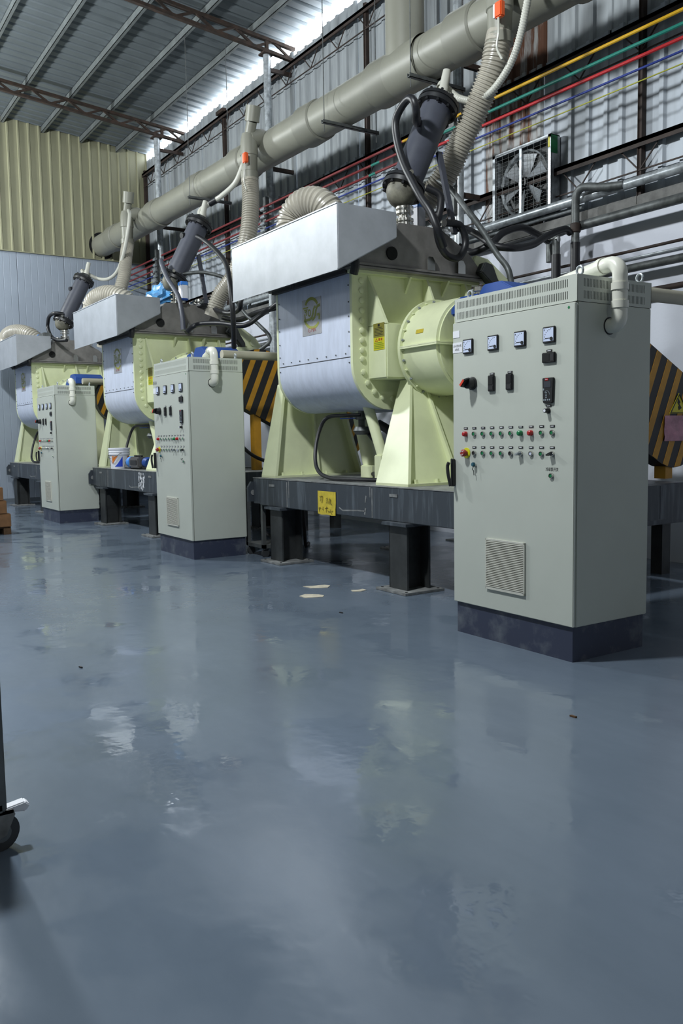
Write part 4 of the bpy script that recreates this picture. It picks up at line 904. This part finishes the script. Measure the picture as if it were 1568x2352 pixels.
# ================================================================== THINGS ON AND AROUND THE MACHINES
bk = V(-9.55,.60,.885)
t = thing('paint_bucket', 'white plastic bucket with orange and blue print on the middle platform', 'bucket', bk)
MB().rev(bk,(0,0,1),[(0,.125),(.0,.13),(.20,.148),(.205,.158),(.235,.160),(.24,.155),(.285,.158),(.29,.166),(.315,.166)],28).build('pail', WHITE, t)
for z in (.21,.245): MB().rev(bk+V(0,0,z),(0,0,1),[(0,.158),(.004,.164),(.012,.164),(.016,.158)],28,False).build('rim_ring', WHITE, t)
def patch(a0, a1, lo, hi, mat, nm):
    n = 8; vs = []; rr = lambda z: .1315+.018*z/.2
    for i in range(n+1):
        f = i/n; a = radians(a0+(a1-a0)*f)
        for z in (lo(f), hi(f)):
            for e in (.0, .002): vs.append(bk+V((rr(z)+e)*cos(a),(rr(z)+e)*sin(a),z))
    fs = []
    for i in range(n): k = i*4; fs += [(k+1,k+5,k+7,k+3),(k,k+2,k+6,k+4),(k+2,k+3,k+7,k+6),(k,k+4,k+5,k+1)]
    MB().add(vs, fs).build(nm, mat, t)
PO, PBl = M('print_orange',(226,128,50),.4), M('print_blue',(40,76,200),.4)
for b0 in (-180,-80,20):
    patch(b0+14, b0+52, lambda f: .19-.12*(1-f), lambda f: .19, PO, 'orange_print')
    patch(b0+30, b0+80, lambda f: .03, lambda f: .03+.155*f**1.3+.002, PBl, 'blue_print')
MB().tube([bk+V(-.10,-.125,.25),bk+V(.0,-.175,.19),bk+V(.10,-.16,.16),bk+V(.165,-.02,.245)], .005, 6, .01).build('wire_handle', STEEL, t)
t = thing('valve_actuator', 'grey valve actuator with light blue end caps lying beside the bucket', 'actuator', (-9.0,.72,.885))
MB().rev((-9.22,.66,.985),(1,.12,0),[(0,.075),(.01,.085),(.08,.085),(.09,.075)],20).build('end_cap', BLUEL, t)
MB().rev((-8.72,.72,.985),(1,.12,0),[(0,.075),(.06,.08),(.09,.06)],20).build('end_cap', BLUE, t)
MB().box(-9.13,-8.74,.60,.78,.905,1.065).build('body', M('actuator_grey',(112,110,110),.4,.5), t, bevel=.02)
MB().box(-9.05,-8.80,.591,.60,.95,1.02).build('port_plate', DARK, t, flat=True)
mb = MB()
for k in range(5): mb.box(-9.06+k*.06,-9.03+k*.06,.66,.70,1.065,1.09)
mb.build('indicator_nuts', DARK, t, flat=True)
t = MB().box(-9.42,-9.14,.62,.74,.885,.965).build('metal_block', BASEP, bevel=.02); tag(t, 'flat grey metal block between the bucket and the actuator', 'block')
bm_ = MB(); random.seed(4); c = V(-9.02,1.16,3.42); n1, n2 = 26, 16; vs = []
for j in range(n2+1):
    for i in range(n1):
        th = pi*j/n2; ph = 2*pi*i/n1; r = 1+random.uniform(-.2,.2)
        vs.append(c+V(.31*r*sin(th)*cos(ph)*(1+.25*cos(3*ph)), .2*r*sin(th)*sin(ph), .19*r*cos(th)+.06*sin(2*ph+1)-.02))
fs = [(j*n1+i,j*n1+(i+1)%n1,(j+1)*n1+(i+1)%n1,(j+1)*n1+i) for j in range(n2) for i in range(n1)]
o = bm_.add(vs, fs).build('plastic_bag', BAG, sharp=25); tag(o, 'crumpled light blue plastic bag on the middle machine lid', 'bag')
def actuator(loc, lb):
    p = V(*loc); t = thing('valve_actuator', lb, 'actuator', p, 'blue capped actuators on the lids')
    MB().box(p.x-.06,p.x+.06,p.y-.05,p.y+.05,p.z+.05,p.z+.28).build('body', WHITE, t, bevel=.012); MB().box(p.x-.066,p.x+.066,p.y-.055,p.y+.055,p.z+.24,p.z+.30).build('end_cap', BLUEL, t, bevel=.01); MB().box(p.x-.066,p.x+.066,p.y-.055,p.y+.055,p.z+.03,p.z+.06).build('end_cap', BLUE, t, bevel=.01)
    MB().cyl((p.x,p.y,p.z),(p.x,p.y,p.z+.05),.03,n=10).build('stem', STEEL, t)
actuator((-3.42,1.62,3.28),'small white actuator with blue caps left of the near condenser valve')
actuator((-8.4,1.25,3.13+.15),'small actuator with light blue caps right of the blue bag')
t = thing('valve_actuator', 'horizontal actuator with a light blue cap on the farthest machine lid', 'actuator', (-14.0,.75,3.28)); MB().rev((-14.3,.66,3.36),(1,.1,0),[(0,.07),(.10,.075)],16).build('end_cap', BLUEL, t); MB().box(-14.2,-13.8,.62,.78,3.29,3.42).build('body', GALVD, t, bevel=.015); MB().box(-14.05,-13.9,.66,.76,3.2,3.3).build('bracket', STEEL, t, flat=True)

# pink film and warning triangle on the near guard
gx = -1.575
vs = []; random.seed(5)
for j in range(7):
    for i in range(7): vs.append((gx+.004+random.uniform(0,.014), 2.96+.46*i/6, 1.46-.23*j/6))
fs = [(j*7+i,j*7+i+1,j*7+i+8,j*7+i+7) for j in range(6) for i in range(6)]
o = MB().add(vs+[(a-.004,b,c) for a,b,c in vs], fs+[tuple(49+k for k in f[::-1]) for f in fs]).build('plastic_film', PINK, sharp=12); tag(o, 'crinkled pink plastic sheet stuck on the near striped guard', 'plastic sheet')
t = thing('warning_sign', 'dark yellow warning triangle above the pink sheet on the near guard', 'sign', (gx,3.17,1.48))
MB().prism([(3.035,1.48),(3.315,1.48),(3.17,1.665)], 'x', gx+.001, gx+.004).build('sign_plate', WARNY, t, flat=True)
mb = MB()
for a, b in (((3.05,1.487),(3.30,1.487)),((3.30,1.487),(3.17,1.655)),((3.17,1.655),(3.05,1.487))): mb.bar((gx+.005,*a),(gx+.005,*b),.004,.014,(1,0,0))
mb.build('sign_border', INK, t, flat=True)
MB().prism([(3.16,1.62),(3.19,1.58),(3.175,1.57),(3.21,1.53),(3.17,1.51),(3.155,1.54),(3.17,1.55),(3.145,1.58)], 'x', gx+.004, gx+.006).build('sign_symbol', INK, t, flat=True)

# ================================================================== FLOOR THINGS
# trolley between cabinet B and near platform
t = thing('trolley', 'small grey trolley on casters behind the second cabinet', 'trolley', (-5.12,.86,0))
for xx in (-5.36,-4.99):
    for yy in (.66,1.1): MB().box(xx-.02,xx+.02,yy-.02,yy+.02,.10,.74).build('post', ALU, t, flat=True)
MB().box(-5.38,-4.97,.64,1.12,.10,.14).build('lower_shelf', ALU, t, flat=True); MB().box(-5.38,-4.97,.64,1.12,.72,.75).build('top_shelf', ALU, t, flat=True)
for xx in (-5.34,-5.0):
    for yy in (.68,1.08): MB().cyl((xx-.012,yy,.045),(xx+.012,yy,.045),.045,n=16).build('caster', WHEEL, t); MB().box(xx-.02,xx+.02,yy-.02,yy+.02,.085,.105).build('caster_fork', ALU, t, flat=True)
MB().tube([(-5.25,.8,.6),(-5.2,.75,.4),(-5.22,.8,.25),(-5.1,.9,.16)], .02, 8, .03).build('hanging_strap', BLACK, t)
# cart post at left edge
t = thing('hand_cart', 'grey metal cart post with swivel caster at the left edge', 'cart', (.42,-3.3,0))
MB().box(.405,.47,-3.26,-3.185,.135,1.04).build('post', ALU, t, bevel=.006)
MB().box(-.3,.47,-3.9,-3.26,.98,1.02).build('deck', ALU, t, flat=True); MB().box(-.3,.47,-3.9,-3.20,.135,.16).build('base_frame', ALU, t, flat=True)
for xx, yy in ((-.27,-3.23),(-.27,-3.87),(.437,-3.87)):
    MB().box(xx-.03,xx+.03,yy-.03,yy+.03,.135,1.04).build('post', ALU, t, flat=True); MB().cyl((xx-.017,yy,.06),(xx+.017,yy,.06),.06,n=20).build('caster_wheel', WHEEL, t); MB().box(xx-.025,xx+.025,yy-.03,yy+.03,.10,.135).build('caster_fork', BASEP, t, flat=True)
cs = MB().cyl((.418,-3.21,.06),(.452,-3.20,.06),.06,n=24).build('caster_wheel', WHEEL, t)
MB().cyl((.415,-3.21,.06),(.456,-3.20,.06),.03,n=16).build('wheel_hub', ALU, cs)
mb = MB(); mb.prism([(-3.265,.135),(-3.165,.135),(-3.16,.12),(-3.19,.055),(-3.215,.045),(-3.235,.06)], 'x', .404,.410); mb.prism([(-3.265,.135),(-3.165,.135),(-3.16,.12),(-3.19,.055),(-3.215,.045),(-3.235,.06)], 'x', .460,.466); mb.box(.404,.466,-3.265,-3.165,.125,.135)
mb.build('caster_fork', BASEP, t, flat=True)
MB().prism([(-3.19,.128),(-3.125,.115),(-3.11,.135),(-3.125,.15),(-3.19,.14)], 'x', .415,.456).build('brake_lever', PAPER, t, bevel=.004)
# cartons on a pallet
pz = V(-9.6,-1.38,0)
t = thing('pallet', 'wooden pallet at the far left edge under brown cartons', 'pallet', pz)
for k in range(3): MB().box(-10.2,-9.45,-1.72+k*.28,-1.62+k*.28,0,.09).build('runner', PALLET, t, flat=True)
for k in range(6): MB().box(-10.2+k*.127,-10.1+k*.127,-1.75,-1.06,.09,.11).build('deck_board', PALLET, t, flat=True)
for j, (zz, dy, lb) in enumerate(((.112,0,'brown carton lowest on the pallet'),(.302,-.05,'brown carton second from the bottom on the pallet'),(.492,-.09,'brown carton topmost on the pallet'))):
    c_ = thing('carton', lb, 'carton', (-9.8,-1.42+dy,zz), 'brown cartons at the left edge')
    MB().box(-10.15,-9.42,-1.72+dy,-1.06+dy,zz,zz+.185).build('box', CARD, c_, bevel=.006); MB().box(-10.15,-9.5,-1.45+dy,-1.39+dy,zz+.184,zz+.187).build('tape', STICKY, c_, flat=True)
# scraps
def scrap(pts, lb, h=.004, mat=MOP):
    o = MB().prism(pts, 'z', .0005, h).build('scrap', mat, flat=True); tag(o, lb, 'scrap', 'scraps on the floor')
scrap([(-3.14,.06),(-3.02,.07),(-2.95,.20),(-3.02,.27),(-3.08,.25),(-3.1,.14)], 'thin pale scrap nearest the platform on the floor')
scrap([(-2.76,-.20),(-2.66,-.20),(-2.61,-.06),(-2.66,-.02),(-2.72,-.04),(-2.80,-.12)], 'broad pale scrap in front of the others on the floor')
scrap([(-2.72,.29),(-2.66,.27),(-2.62,.33),(-2.64,.40),(-2.70,.40),(-2.69,.34)], 'small pale scrap right of the other two on the floor')
for (px, py, lb) in ((.62,-.72,'small brown chip on the bare floor at right'),(-1.65,-2.35,'tiny dark crumb on the floor at left'),(-2.0,-.3,'tiny dark crumb below the scraps')):
    scrap([(px,py),(px+.03,py+.004),(px+.034,py+.014),(px+.004,py+.012)], lb, .008, PALLET if 'brown' in lb else INK)
